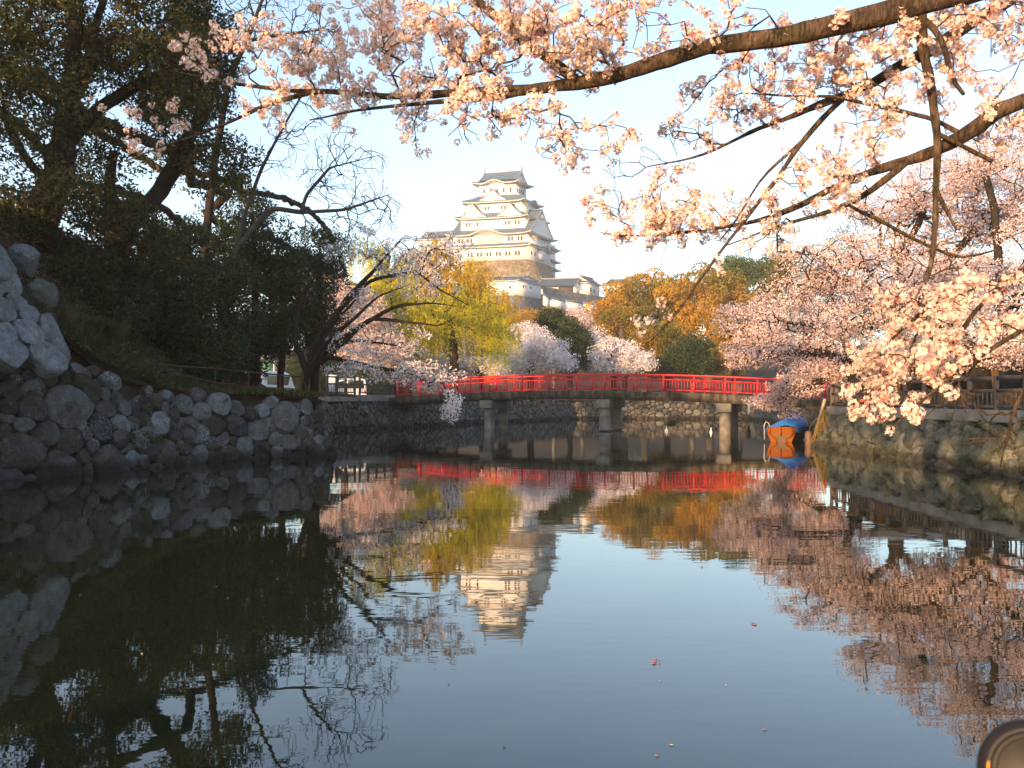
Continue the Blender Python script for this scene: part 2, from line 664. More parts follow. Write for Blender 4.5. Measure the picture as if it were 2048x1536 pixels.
def scatter(mb, protos, centres, scales, rng):
    """copies of small prototypes at every centre, all inside one mesh"""
    centres = np.asarray(centres, float)
    which = rng.integers(0, len(protos), len(centres))
    for k, (V, Fq) in enumerate(protos):
        sel = np.where(which == k)[0]
        if not len(sel):
            continue
        Rm = rand_rot(rng, len(sel))
        W = np.einsum('nij,vj->nvi', Rm, V) * np.asarray(scales)[sel][:, None, None] + centres[sel][:, None]
        f = Fq[None] + (np.arange(len(sel)) * len(V))[:, None, None]
        mb.add(W.reshape(-1, 3), f.reshape(-1, Fq.shape[1]))
    return mb

def in_ellipsoid(rng, n, c, r, shell=0.0, flatten_bottom=None):
    d = unit(rng, n)
    rad = rng.uniform(shell ** 3, 1, n) ** (1 / 3)
    p = np.asarray(c) + d * rad[:, None] * np.asarray(r)
    return p
# ------------------------------------------------------------------ materials of the place
M = {}
M['ground'] = None
def ground_material():
    m = Mat("ground")
    a = m.ramp(m.noise(0.5, 8, 0.7), [(0.3, (0.03, 0.022, 0.014)), (0.5, (0.05, 0.037, 0.023)), (0.7, (0.035, 0.038, 0.016))])
    b = m.ramp(m.noise(9, 6, 0.75), [(0.35, 0.45), (0.7, 1.4)])
    m.bump(m.noise(6, 8, 0.75), 0.9, 0.12)
    return m.set(m.mix(a, b, 1.0, 'MULTIPLY'), 0.95, 0.1)
M['ground'] = ground_material()
def water_material():
    m = Mat("water")
    m.set((0.012, 0.016, 0.008), 0.012, 0.5)
    m.b.inputs["IOR"].default_value = 1.55
    h1 = m.noise(1.0, 3, 0.5, m.coord((0.5, 1.5, 1)))
    h2 = m.noise(1.0, 2, 0.5, m.coord((1.8, 7.0, 1)))
    h3 = m.noise(1.0, 1, 0.5, m.coord((0.09, 0.22, 1)))
    a = m.n("ShaderNodeMath", operation='MULTIPLY_ADD')
    m.l(h2, a.inputs[0]); a.inputs[1].default_value = 0.16; m.l(h1, a.inputs[2])
    patch = m.ramp(h3, [(0.35, 0.35), (0.65, 1.0)])
    x = m.n("ShaderNodeBump")
    x.inputs["Distance"].default_value = 0.0031
    m.l(a.outputs[0], x.inputs["Height"])
    m.l(patch, x.inputs["Strength"])
    m.l(x.outputs[0], m.b.inputs["Normal"])
    return m.m
M['water'] = water_material()
M['wall_grey'] = stone_mat("grey_boulders", [(0.040, 0.032, 0.024), (0.072, 0.066, 0.058), (0.024, 0.024, 0.027), (0.125, 0.124, 0.12), (0.05, 0.039, 0.029), (0.066, 0.062, 0.06), (0.185, 0.20, 0.212), (0.10, 0.10, 0.098), (0.16, 0.172, 0.182)], (0.27, 0.31, 0.335), 0.62, (0.05, 0.05, 0.02), 0.25)
M['wall_pale'] = stone_mat("pale_cut_stones", [(0.20, 0.225, 0.245), (0.15, 0.16, 0.165), (0.23, 0.25, 0.265), (0.17, 0.19, 0.21)], (0.27, 0.30, 0.32), 0.5, (0.08, 0.08, 0.05), 0.1)
M['wall_moss'] = stone_mat("mossy_boulders", [(0.095, 0.105, 0.082), (0.14, 0.148, 0.125), (0.07, 0.08, 0.06), (0.175, 0.178, 0.155), (0.115, 0.125, 0.108)], (0.30, 0.32, 0.28), 0.36, (0.05, 0.07, 0.02), 0.26)
M['wall_far'] = stone_mat("old_wall_stones", [(0.085, 0.075, 0.06), (0.12, 0.11, 0.095), (0.065, 0.062, 0.055), (0.15, 0.148, 0.14), (0.08, 0.072, 0.055)], (0.26, 0.275, 0.275), 0.42, (0.07, 0.08, 0.03), 0.25)
M['wall_castle'] = stone_mat("castle_stones", [(0.30, 0.25, 0.18), (0.38, 0.33, 0.25), (0.26, 0.24, 0.2), (0.42, 0.38, 0.30)], (0.46, 0.44, 0.38), 0.4, None, 0, 0.5, wet=False)
M['mortar'] = plain("dark_earth_joints", (0.018, 0.016, 0.012), (0.05, 0.042, 0.03), 3.0, 0.95, 0.1, 0.5)
M['concrete'] = plain("weathered_concrete", (0.12, 0.11, 0.10), (0.25, 0.235, 0.215), 1.6, 0.85, 0.2, 0.3)

# ------------------------------------------------------------------ shore lines (clockwise, the moat on the right hand)
def back_off(foot, h, k):
    """top line of a battered wall: set back from the foot by k times the height"""
    f = np.array([(p[0], p[1]) for p in foot], float)
    t = nrm(np.gradient(f, axis=0))
    n = np.stack([-t[:, 1], t[:, 0]], 1)
    h = np.asarray(h, float)
    return np.concatenate([f + n * (k * h)[:, None], h[:, None]], 1)

LEFT = [(-16.0, -3.0, 2.2), (-15.5, 2.0, 3.4), (-14.6, 10, 6.3), (-12.9, 18, 6.2), (-12.3, 21.5, 6.0), (-12.0, 22.6, 5.2), (-11.4, 23.5, 4.0), (-11.0, 24.1, 3.6), (-10.85, 24.4, 3.2),
        (-10.6, 25.0, 2.75), (-10.1, 26.2, 2.4), (-9.5, 28.2, 2.15), (-8.0, 30.4, 2.0), (-6.1, 32.5, 1.85)]
LSIDE = [(-6.1, 32.5, 1.85), (-6.9, 36.0, 1.85), (-9.6, 46.0, 1.85), (-10.9, 57.0, 1.85)]
MID = [(-10.9, 57.0, 1.85), (-8.0, 62.5, 1.85), (-5.2, 68.0, 1.85)]
FAR = [(-5.2, 68.0, 1.85), (-3.4, 75.0, 1.85), (6.0, 92.0, 1.8), (23.0, 92.5, 1.8)]
RBACK = [(23.0, 92.5, 1.8), (20.5, 70.0, 1.6), (17.9, 53.0, 1.55), (17.3, 50.5, 1.5)]
RSIDE = [(17.3, 50.5, 1.5), (12.4, 38.8, 1.4)]
RIGHT = [(12.4, 38.8, 1.4), (12.3, 30.0, 1.4), (12.3, 20.0, 1.4), (12.6, 8.0, 1.4), (13.0, 2.0, 1.3), (13.2, -3.0, 1.2)]
def lines(w, k):
    f = np.array([(x, y, 0.0) for x, y, _ in w])
    return f, back_off(w, [z for *_, z in w], k)
WALLS = {n: lines(w, k) for n, w, k in (("left", LEFT, 0.26), ("lside", LSIDE, 0.2), ("mid", MID, 0.15), ("far", FAR, 0.2), ("rback", RBACK, 0.2), ("rside", RSIDE, 0.35), ("right", RIGHT, 0.42))}

def gz(x, y):
    """height of the land"""
    x, y = np.asarray(x, float), np.asarray(y, float)
    q = np.maximum(0, -(x + 9.6) - 0.05 * (y - 28))
    slope = np.minimum(2.05 + 0.3 * q + 0.15 * q * q, 7.4)
    fade = np.clip((58 - y) / 16, 0, 1)
    fade = fade * np.clip((y + 4) / 12, 0, 1)
    z = 1.62 + (slope - 1.62) * fade * (x < -4)
    hill = 41.0 * np.exp(-((x + 2) ** 2 + (y - 385) ** 2) / (2 * 68.0 ** 2))
    ridge = 9.0 * np.exp(-((x - 75) ** 2 / 2 / 60 ** 2 + (y - 260) ** 2 / 2 / 50 ** 2))
    bump = 0.06 * np.sin(x * 0.9) * np.cos(y * 0.7)
    near = np.clip((2.0 - y) / 3, 0, 1) * np.clip((13 - np.abs(x)) / 3, 0, 1)
    z = z + hill + ridge + bump
    return z * (1 - near) + 0.42 * near

def build_ground():
    rng = np.random.default_rng(4)
    loop = []
    for n in ("left", "lside", "mid", "far", "rback", "rside", "right"):
        t = WALLS[n][1]
        L = path_len(t)
        u = np.linspace(0, L, max(3, int(L / 1.2)))
        q = path_eval(t, u)
        loop += [tuple(p) for p in q]
    loop += [(9.0, -0.5, 0.42), (4.0, 0.7, 0.42), (0.0, 0.9, 0.42), (-5.0, 0.5, 0.42), (-10.0, -1.0, 0.42)]
    clean = [loop[0]]
    for p in loop[1:]:
        if math.hypot(p[0] - clean[-1][0], p[1] - clean[-1][1]) > 0.25:
            clean.append(p)
    loop = clean
    lp = np.array(loop)
    def inside(x, y):
        r = np.zeros(np.shape(x), bool)
        j = len(lp) - 1
        for i in range(len(lp)):
            xi, yi, xj, yj = lp[i, 0], lp[i, 1], lp[j, 0], lp[j, 1]
            c = ((yi > y) != (yj > y)) & (x < (xj - xi) * (y - yi) / (yj - yi + 1e-12) + xi)
            r ^= c
            j = i
        return r
    pts = []
    for step, x0, x1, y0, y1 in ((0.8, -30, 24, -12, 70), (4, -70, 90, -40, 120), (12, -160, 220, -80, 480), (90, -1800, 1800, -600, 3600)):
        gx, gy = np.meshgrid(np.arange(x0, x1, step), np.arange(y0, y1, step))
        gx = gx + rng.uniform(-0.3, 0.3, gx.shape) * step
        gy = gy + rng.uniform(-0.3, 0.3, gy.shape) * step
        pts.append(np.stack([gx.ravel(), gy.ravel()], 1))
    keep = [pts[0]]
    box = (-30, 24, -12, 70)
    for p, nb in zip(pts[1:], ((-70, 90, -40, 120), (-160, 220, -80, 480), (0, 0, 0, 0))):
        m = (p[:, 0] > box[0]) & (p[:, 0] < box[1]) & (p[:, 1] > box[2]) & (p[:, 1] < box[3])
        keep.append(p[~m])
        box = nb
    pts = np.concatenate(keep)
    pts = pts[~inside(pts[:, 0], pts[:, 1])]
    dmin = np.min(np.hypot(pts[:, None, 0] - lp[None, :, 0], pts[:, None, 1] - lp[None, :, 1]), 1)
    pts, dmin = pts[dmin > 0.45], dmin[dmin > 0.45]
    n = len(loop)
    v2 = [Vector((p[0], p[1])) for p in loop] + [Vector(p) for p in pts]
    ed = [(i, (i + 1) % n) for i in range(n)]
    vo, eo, fo, ov, oe, of = geometry.delaunay_2d_cdt(v2, ed, [], 0, 1e-5)
    X = np.array([tuple(v) for v in vo])
    Z = gz(X[:, 0], X[:, 1])
    d = np.hypot(X[:, None, 0] - lp[None, :, 0], X[:, None, 1] - lp[None, :, 1])
    k = d.argmin(1)
    dm = d.min(1)
    w = np.clip(1 - dm / 1.6, 0, 1)
    Z = Z * (1 - w) + lp[k, 2] * w
    V = np.concatenate([X, Z[:, None]], 1)
    fo = np.array([f for f in fo if len(f) == 3])
    c = X[fo].mean(1)
    fo = fo[~inside(c[:, 0], c[:, 1])]
    mb = MB().add(V, fo)
    return struct(mb.build("ground", M['ground'], smooth=True))
build_ground()

mb = MB()
gx, gy = np.meshgrid(np.linspace(-22, 30, 40), np.linspace(-3.5, 100, 60))
mb.grid(np.stack([gx, gy, gx * 0], -1), flip=False)
struct(mb.build("water", M['water'], smooth=True))

# ------------------------------------------------------------------ stone walls of the moat
def wall_thing(name, label, key, size, seed, mat, bulge=0.22, gap=0.04, angular=0.0, spread=(0.55, 1.35), k=14, squash=1.25):
    f, t = WALLS[key]
    o = thing("stone_wall", label, "stone wall", f[len(f) // 2])
    s, b = stones(f, t, size, seed, bulge=bulge, gap=gap, angular=angular, spread=spread, k=k, squash=squash)
    s.build("stones", M[mat], o, smooth=True, sharp=32)
    b.build("earth_fill", M['mortar'], o, smooth=True)
    return o

w_left = wall_thing("left", "rough grey boulder wall rising to the left bank below the dark trees", "left", 0.92, 11, 'wall_grey', 0.40, 0.03, 0.6, (0.3, 1.5), 20, 1.12)
wall_thing("lside", "grey boulder wall turning back round the corner of the left bank", "lside", 0.9, 12, 'wall_grey', 0.35)
w_mid = wall_thing("mid", "stone wall under the dark fence at the left end of the red bridge", "mid", 0.55, 13, 'wall_far', 0.28, 0.025, k=10, squash=0.85)
wall_thing("far", "long low stone wall seen under the red bridge across the water", "far", 0.55, 14, 'wall_far', 0.25, 0.03, k=9)
wall_thing("rback", "stone wall behind the right end of the red bridge", "rback", 0.6, 15, 'wall_far', 0.25, 0.03, k=9)
w_rs = wall_thing("rside", "short stone wall catching the sun behind the moored boat", "rside", 0.6, 16, 'wall_moss', 0.35, 0.04, k=12)
w_right = wall_thing("right", "mossy boulder wall of the right bank under the concrete kerb", "right", 0.62, 17, 'wall_moss', 0.55, 0.05, 0.0, (0.6, 1.35), 14, 0.75)

# concrete kerbs on the walls
def kerb(parent, pts, w, z0, z1, mat='concrete'):
    mb = MB()
    p = np.asarray(pts, float)
    t = nrm(np.gradient(p[:, :2], axis=0))
    n = np.stack([-t[:, 1], t[:, 0]], 1)
    a, b = p[:, :2] - n * w * 0.35, p[:, :2] + n * w * 0.65
    G = np.array([np.c_[a, np.full(len(p), z0)], np.c_[a, np.full(len(p), z1)], np.c_[b, np.full(len(p), z1)], np.c_[b, np.full(len(p), z0)]])
    mb.grid(G, flip=True)
    mb.poly(G[:, 0][::-1]); mb.poly(G[:, -1])
    return mb.build("kerb", M[mat], parent, bevel=0.015)
tr = WALLS["right"][1]
RK = path_eval(tr, np.linspace(0.0, path_len(tr) - 0.1, 14))
kerb(w_right, RK, 0.42, 1.30, 1.62)
tm = WALLS["mid"][1]
MK1, MK2 = path_eval(tm, [0.05, 2.9]), path_eval(tm, [3.3, 7.0])
kerb(w_mid, MK1, 0.4, 1.78, 2.2)
kerb(w_mid, MK2, 0.4, 1.78, 2.2)

# big pale cut stones high on the left wall, set on the boulders
w2f = [(-13.2, 16.5, 3.2), (-12.9, 20.0, 3.2), (-12.35, 22.3, 3.1), (-11.75, 23.55, 3.0), (-11.35, 24.35, 2.9)]
w2t = [(-14.2, 17.0, 6.4), (-13.9, 20.4, 6.2), (-13.35, 22.9, 6.4), (-12.7, 24.0, 5.5), (-11.9, 24.75, 3.95)]
w_pale = thing("stone_wall", "pale blue grey cut stones of the upper wall at the left edge", "stone wall", w2f[2])
s_, b_ = stones(w2f, w2t, 1.0, 21, bulge=0.16, gap=0.03, angular=1.0, below=0.1, k=18, spread=(0.5, 1.4))
s_.build("stones", M['wall_pale'], w_pale, smooth=True, sharp=25)
b_.build("earth_fill", M['mortar'], w_pale, smooth=True)

def boulder(label, c, r, seed, mat):
    rg = np.random.default_rng(seed)
    th = np.linspace(0, 2 * math.pi, 25); ph = np.linspace(-math.pi / 2, math.pi / 2, 15)
    T_, P_ = np.meshgrid(th, ph)
    d = np.stack([np.cos(P_) * np.cos(T_), np.cos(P_) * np.sin(T_), np.sin(P_)], -1)
    k = np.ones(d.shape[:2])
    for _ in range(9):
        n = nrm(rg.normal(0, 1, 3)); o = rg.uniform(0.6, 0.95)
        k = np.minimum(k, o / np.maximum(d @ n, 1e-3))
    G = np.asarray(c) + d * k[..., None] * np.asarray(r)
    b = MB().grid(G).build("boulder", M[mat], smooth=True, sharp=28)
    return tag(b, label, "boulder", "boulders lying on top of the left wall")
boulder("brown boulder leaning on the slope at the foot of the leaning camphor tree", P(45, 525, 25.6), (0.5, 0.5, 0.5), 5, 'wall_grey')
boulder("pale lichened boulder between the pale cut stones and the dark slope", P(82, 592, 25.3), (0.42, 0.45, 0.55), 6, 'wall_moss')
# ------------------------------------------------------------------ castle
def plaster_material():
    m = Mat("white_plaster")
    a = m.ramp(m.noise(0.35, 6, 0.6), [(0.3, (0.72, 0.725, 0.74)), (0.7, (0.80, 0.805, 0.815))])
    return m.set(a, 0.8, 0.2)
def tile_material(name, a, b):
    m = Mat(name)
    v = m.coord((1, 1, 1))
    w = m.n("ShaderNodeTexWave", wave_type='BANDS', bands_direction='X')
    w.inputs["Scale"].default_value = 1.6
    w.inputs["Distortion"].default_value = 0.4
    mp = m.n("ShaderNodeMapping"); mp.inputs["Rotation"].default_value = (0, 0, math.radians(15))
    m.l(v, mp.inputs["Vector"]); m.l(mp.outputs[0], w.inputs["Vector"])
    c = m.ramp(m.noise(0.5, 6, 0.65), [(0.3, a), (0.7, b)])
    s = m.ramp(w.outputs["Fac"], [(0.2, 0.8), (0.8, 1.15)])
    return m.set(m.mix(c, s, 1.0, 'MULTIPLY'), 0.55, 0.4)
M['plaster'] = plaster_material()
M['shaded_eaves'] = plain("shaded_eave_plaster", (0.40, 0.38, 0.35), (0.50, 0.48, 0.45), 1.2)  # plaster darkened to put under-eave shade and dark rafter gaps into the colour
M['tile'] = tile_material("grey_roof_tiles", (0.05, 0.085, 0.14), (0.09, 0.14, 0.21))
M['tile_dark'] = tile_material("dark_roof_tiles", (0.03, 0.05, 0.085), (0.055, 0.085, 0.13))
M['ridge'] = plain("ridge_tiles", (0.16, 0.16, 0.17), (0.28, 0.27, 0.27), 1.0)
M['opening'] = plain("dark_openings", (0.06, 0.05, 0.045), (0.10, 0.085, 0.07), 2.0)
M['brown_wood'] = plain("dark_brown_wood", (0.045, 0.03, 0.022), (0.09, 0.062, 0.045), 3.0, 0.7)

class Frame:
    """s runs leftwards along the front, t runs back along the right face"""
    def __init__(f, px, py, d, a=15.0, b=64.0):
        f.C = P(px, py, d)
        a, b = math.radians(a), math.radians(b)
        f.us, f.wt = np.array([-math.cos(a), math.sin(a), 0]), np.array([math.cos(b), math.sin(b), 0])
        f.z0 = f.C[2]
    def __call__(f, s, t, z):
        """z measured from the wall foot"""
        s, t, z = np.broadcast_arrays(np.asarray(s, float), np.asarray(t, float), np.asarray(z, float))
        return f.C + s[..., None] * f.us + t[..., None] * f.wt + z[..., None] * np.array([0, 0, 1.0])

def fbox(mb, fr, s0, s1, t0, t1, z0, z1):
    q = [(s1, t0), (s0, t0), (s0, t1), (s1, t1)]
    return mb.hexa([fr(a, b, z0) for a, b in q], [fr(a, b, z1) for a, b in q])

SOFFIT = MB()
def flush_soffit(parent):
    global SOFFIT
    SOFFIT.build("eave_underside", M['shaded_eaves'], parent)
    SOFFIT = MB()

def skirt(tile, white, fr, wall, o, ze, inner, zr, up=0.7, kara=None, kara_right=None, thick=0.42):
    """ring of roof between an eave rectangle (wall + overhang o, height ze) and an inner rectangle at zr"""
    s0, s1, t0, t1 = wall
    O = [(s1 + o, t0 - o), (s0 - o, t0 - o), (s0 - o, t1 + o), (s1 + o, t1 + o)]
    I = [(inner[1], inner[2]), (inner[0], inner[2]), (inner[0], inner[3]), (inner[1], inner[3])]
    Wl = [(s1, t0), (s0, t0), (s0, t1), (s1, t1)]
    n = 61
    u = np.linspace(0, 1, n)
    for side in range(4):
        a, b = np.array(O[side]), np.array(O[(side + 1) % 4])
        c, d = np.array(I[side]), np.array(I[(side + 1) % 4])
        wa, wb = np.array(Wl[side]), np.array(Wl[(side + 1) % 4])
        rise = np.abs(2 * u - 1) ** 7 * up
        bump = np.zeros(n)
        k = kara if side == 0 else kara_right if side == 1 else None
        if k:
            x = np.clip((u - k[0]) / k[1], -1, 1)
            bump = k[2] * (0.5 + 0.5 * np.cos(math.pi * x)) ** 0.9
        rows = []
        for v in np.linspace(0, 1, 9):
            q = (a[None] + (b - a)[None] * u[:, None]) * (1 - v) + (c[None] + (d - c)[None] * u[:, None]) * v
            z = ze + (zr - ze) * (0.72 * v + 0.28 * v * v) + rise * (1 - v) ** 2
            z = np.maximum(z, np.where(bump > 0.01, ze + bump * (1 - 0.15 * v), -1e9))
            rows.append(fr(q[:, 0], q[:, 1], z))
        tile.grid(np.array(rows))
        e = a[None] + (b - a)[None] * u[:, None]
        w = wa[None] + (wb - wa)[None] * u[:, None]
        ein = e * 0.93 + w * 0.07
        ze_ = ze + rise + bump
        tile.grid(np.array([fr(e[:, 0], e[:, 1], ze_ - thick * 0.5), fr(e[:, 0], e[:, 1], ze_)]))
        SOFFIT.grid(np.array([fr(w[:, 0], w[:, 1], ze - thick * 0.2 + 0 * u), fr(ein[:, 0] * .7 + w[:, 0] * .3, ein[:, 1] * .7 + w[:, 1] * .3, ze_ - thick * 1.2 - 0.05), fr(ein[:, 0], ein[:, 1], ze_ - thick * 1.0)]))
        white.grid(np.array([fr(ein[:, 0], ein[:, 1], ze_ - thick * 1.0), fr(ein[:, 0], ein[:, 1], ze_ - thick * 0.5), fr(e[:, 0], e[:, 1], ze_ - thick * 0.5)]))
    return tile

def gable(tile, white, ridge, fn, xc, hw, y0, y1, zb, H, both=False, board=0.45, curve=1.22):
    """gabled roof running from y0 (front) to y1; fn(x, y, z) gives the world point; white pediment with barge boards"""
    x = np.linspace(-1, 1, 25)
    z = zb + H * (1 - np.abs(x)) ** curve + 0.25 * np.abs(x) ** 6
    ys = np.linspace(y0, y1, 5)
    tile.grid(np.array([fn(xc + x * hw, yy, z) for yy in ys]))
    ends = [(y0, 1)] + ([(y1, -1)] if both else [])
    for ye, sg in ends:
        A = [fn(xc + x * hw, ye, z - 0.06), fn(xc + x * hw, ye, z - board), fn(xc + x * hw * 0.98, ye + sg * 0.5, z - board), fn(xc + x * hw, ye + sg * 0.5, z - 0.06)]
        white.grid(np.array(A))
        zi = zb + (z - zb) * 0.999 - board * 0.7
        white.grid(np.array([fn(xc + x * hw * 0.97, ye + sg * 0.45, np.minimum(zi, zb + 0 * x)), fn(xc + x * hw * 0.97, ye + sg * 0.45, zi)]))
        white.box(fn(xc, ye + sg * 0.2, zb + H * 0.70), (H * 0.12, H * 0.12, H * 0.16))
    ridge.tube([fn(xc, y0, zb + H + 0.12), fn(xc, y1, zb + H + 0.12)], 0.22, 8)
    for ye, sg in ends:
        ridge.box(fn(xc, ye, zb + H + 0.35), (0.45, 0.45, 0.8))
        for sx in (-1, 1):
            ridge.tube([fn(xc + sx * q * hw, ye - sg * 0.06, zb + H * (1 - q) ** curve + 0.25 * q ** 6 + 0.05) for q in np.linspace(0, 1, 9)], 0.17, 6)

def window(root, fr, s, t, z, w, h, face='front'):
    mb = MB()
    if face == 'front':
        fbox(mb, fr, s - w / 2, s + w / 2, t - 0.06, t + 0.1, z, z + h)
        sill = MB(); fbox(sill, fr, s - w / 2 - 0.1, s + w / 2 + 0.1, t - 0.16, t + 0.05, z - 0.14, z - 0.004)
    else:
        fbox(mb, fr, s - 0.06, s + 0.1, t - w / 2, t + w / 2, z, z + h)
        sill = MB(); fbox(sill, fr, s - 0.16, s + 0.05, t - w / 2 - 0.1, t + w / 2 + 0.1, z - 0.14, z - 0.004)
    o = mb.build("window", M['opening'], root)
    sill.build("sill", M['plaster'], o)

def finial(mb, p, h, lean):
    """fish-tailed ridge ornament"""
    p = np.asarray(p, float)
    u = np.array([0, 0, 0.25, 0.55, 0.85, 1.0])
    off = np.array([0.0, 0.12, 0.2, 0.1, -0.1, -0.34]) * h * lean
    d = FR.us
    pts = [p + d * off[i] + np.array([0, 0, u[i] * h]) for i in range(1, 6)]
    mb.tube(pts, np.array([0.3, 0.27, 0.18, 0.12, 0.08]) * h / 2.0 * 1.1, 8)
    for q in (-1, 1):
        mb.tube([pts[-1], pts[-1] + d * q * 0.18 * h + np.array([0, 0, 0.12 * h])], [0.1 * h / 2, 0.03], 6)

FR = Frame(1056, 518, 345)
keep = thing("castle_keep", "tall white five-tiered castle keep with grey tiled roofs above the trees", "castle", FR(14, 10, 0))
walls, tile, white, ridge = MB(), MB(), MB(), MB()
zrel = lambda z: z - FR.z0
T1 = (0, 28.5, 0, 20.4)
T3 = (2.0, 26.5, 1.8, 18.6)
T4 = (3.9, 24.6, 3.3, 17.1)
T5 = (7.1, 21.4, 5.7, 14.7)
E1, E2, E3, E4, E5 = [zrel(z) for z in (58.0, 62.4, 68.8, 75.0, 82.4)]
for (s0, s1, t0, t1), za, zb in ((T1, 0, E2 + 0.3), (T3, E2, E3 + 0.3), (T4, E3, E4 + 0.3), (T5, E4, E5 + 0.3)):
    fbox(walls, FR, s0, s1, t0, t1, za, zb)
skirt(tile, white, FR, T1, 2.0, E1, T1, E1 + 1.15, 0.5, kara_right=(0.62, 0.14, 1.5))
skirt(tile, white, FR, T1, 2.2, E2, (1.4, 27.1, 1.2, 19.2), E2 + 1.7, 0.8, kara=(0.47, 0.23, 2.0))
gable(tile, white, ridge, lambda x, y, z: FR(y, x, z), 10.2, 10.4, -0.9, 29.4, E2 + 0.75, zrel(72.6) - E2 - 0.75, both=True, board=0.7, curve=1.12)
skirt(tile, white, FR, T3, 2.0, E3, T4, E3 + 2.3, 0.8)
for sc, hw, H in ((6.9, 4.7, 4.5), (20.9, 4.7, 4.5)):
    gable(tile, white, ridge, lambda x, y, z: FR(x, y, z), sc, hw, 0.2, 6.0, E3 + 0.35, H)
skirt(tile, white, FR, T4, 2.0, E4, T5, E4 + 3.0, 0.8, kara_right=(0.55, 0.2, 1.5))
gable(tile, white, ridge, lambda x, y, z: FR(x, y, z), 14.2, 4.9, 1.7, 8.0, E4 + 0.4, 3.9)
skirt(tile, white, FR, T5, 2.2, E5, (8.0, 20.5, 7.2, 13.2), E5 + 1.7, 0.8, kara=(0.47, 0.25, 1.3))
gable(tile, white, ridge, lambda x, y, z: FR(y, x, z), 10.2, 4.9, 6.9, 21.3, E5 + 0.9, zrel(87.4) - E5 - 0.9, both=True, board=0.4)
walls.build("wall", M['plaster'], keep)
tile.build("roof", M['tile'], keep, smooth=False)
white.build("eaves", M['plaster'], keep)
ridge.build("ridge", M['ridge'], keep)
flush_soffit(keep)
for s_, ln in ((7.2, -1), (21.0, 1)):
    fm = MB(); finial(fm, FR(s_, 10.2, zrel(87.55)), 2.4, ln)
    fm.build("finial", M['ridge'], keep, smooth=True)
for k in range(5):
    window(keep, FR, 9.2 + k * 2.55, 5.7, E4 + 3.9, 0.75, 1.7)
for k in range(4):
    window(keep, FR, 7.1, 7.2 + k * 1.7, E4 + 3.8, 0.9, 1.7, 'right')
for s_ in (10.2, 11.4, 16.6, 17.8):
    window(keep, FR, s_, 3.3, E3 + 3.4, 0.7, 1.3)
for s_ in (4.3, 5.5, 8.0, 9.2, 20.0, 23.0, 24.2):
    window(keep, FR, s_, 1.8, E2 + 3.6, 0.7, 1.5)
for s_ in (2.4, 3.6, 6.0, 7.2, 21.6, 22.8, 25.0, 26.2):
    window(keep, FR, s_, 0.0, E1 + 1.7, 0.75, 1.7)
for s_ in (3.4, 4.6, 7.0, 8.2, 10.6, 11.8, 14.2, 15.4, 17.8, 19.0, 21.4, 22.6):
    window(keep, FR, s_, 0.0, 1.5, 0.75, 1.6)
for t_ in (3.0, 6.0, 15.0):
    window(keep, FR, 0.0, t_, 1.9, 0.9, 1.4, 'right')
lat = MB()
fbox(lat, FR, 9.6, 19.2, -0.25, 0.0, E1 + 1.0, E2 - 0.2)
lt = lat.build("lattice_panel", M['plaster'], keep)
bars = MB()
for k in range(26):
    fbox(bars, FR, 9.8 + k * 0.362, 9.8 + k * 0.362 + 0.13, -0.42, -0.25, E1 + 1.3, E2 + 0.55)
bars.build("lattice_bars", plain("lattice_grey", (0.4, 0.4, 0.4), (0.48, 0.48, 0.48)), lt)
bay = MB(); fbox(bay, FR, -0.9, 0.0, 8.2, 13.8, 1.0, 4.4); bay.build("bay", M['plaster'], keep)
base = MB()
def flare(fr, S, T, zt, zb, o):
    rows = []
    for v in np.linspace(0, 1, 9):
        k = o * v ** 1.35
        z = zt + (zb - zt) * v
        q = [(S + k, -k), (-k, -k), (-k, T + k), (S + k, T + k), (S + k, -k)]
        rows.append([fr(a, b, z) for a, b in q])
    return np.array(rows)
G = flare(FR, 28.4, 20.3, -0.02, -13.0, 5.0)
base.grid(G, flip=True)
M['castle_rubble'] = None
def rubble(name, tones, sc):
    m = Mat(name)
    v = m.n("ShaderNodeTexVoronoi"); v.inputs["Scale"].default_value = sc
    m.l(m.coord((1, 1, 1.3)), v.inputs["Vector"])
    e = m.n("ShaderNodeTexVoronoi", feature='DISTANCE_TO_EDGE'); e.inputs["Scale"].default_value = sc
    m.l(m.coord((1, 1, 1.3)), e.inputs["Vector"])
    sx = m.n("ShaderNodeSeparateColor"); m.l(v.outputs["Color"], sx.inputs[0])
    c = m.ramp(sx.outputs[0], [(i / (len(tones) - 1), t) for i, t in enumerate(tones)])
    j = m.ramp(e.outputs["Distance"], [(0.0, 0.35), (0.09, 1.0)])
    c = m.mix(c, j, 1.0, 'MULTIPLY')
    c = m.mix(c, m.ramp(m.noise(0.5, 8, 0.7), [(0.3, 0.7), (0.7, 1.25)]), 1.0, 'MULTIPLY')
    x = m.n("ShaderNodeBump"); x.inputs["Distance"].default_value = 0.25; x.inputs["Strength"].default_value = 0.8
    m.l(e.outputs["Distance"], x.inputs["Height"]); m.l(x.outputs[0], m.b.inputs["Normal"])
    return m.set(c, 0.9, 0.2)
M['castle_rubble'] = rubble("castle_rubble", [(0.22, 0.16, 0.10), (0.30, 0.23, 0.15), (0.15, 0.12, 0.09), (0.34, 0.28, 0.20)], 0.95)
M['castle_rubble_grey'] = rubble("castle_rubble_grey", [(0.12, 0.13, 0.13), (0.19, 0.19, 0.18), (0.08, 0.09, 0.10), (0.24, 0.23, 0.21)], 1.0)
base.build("stone_base", M['castle_rubble'], keep)

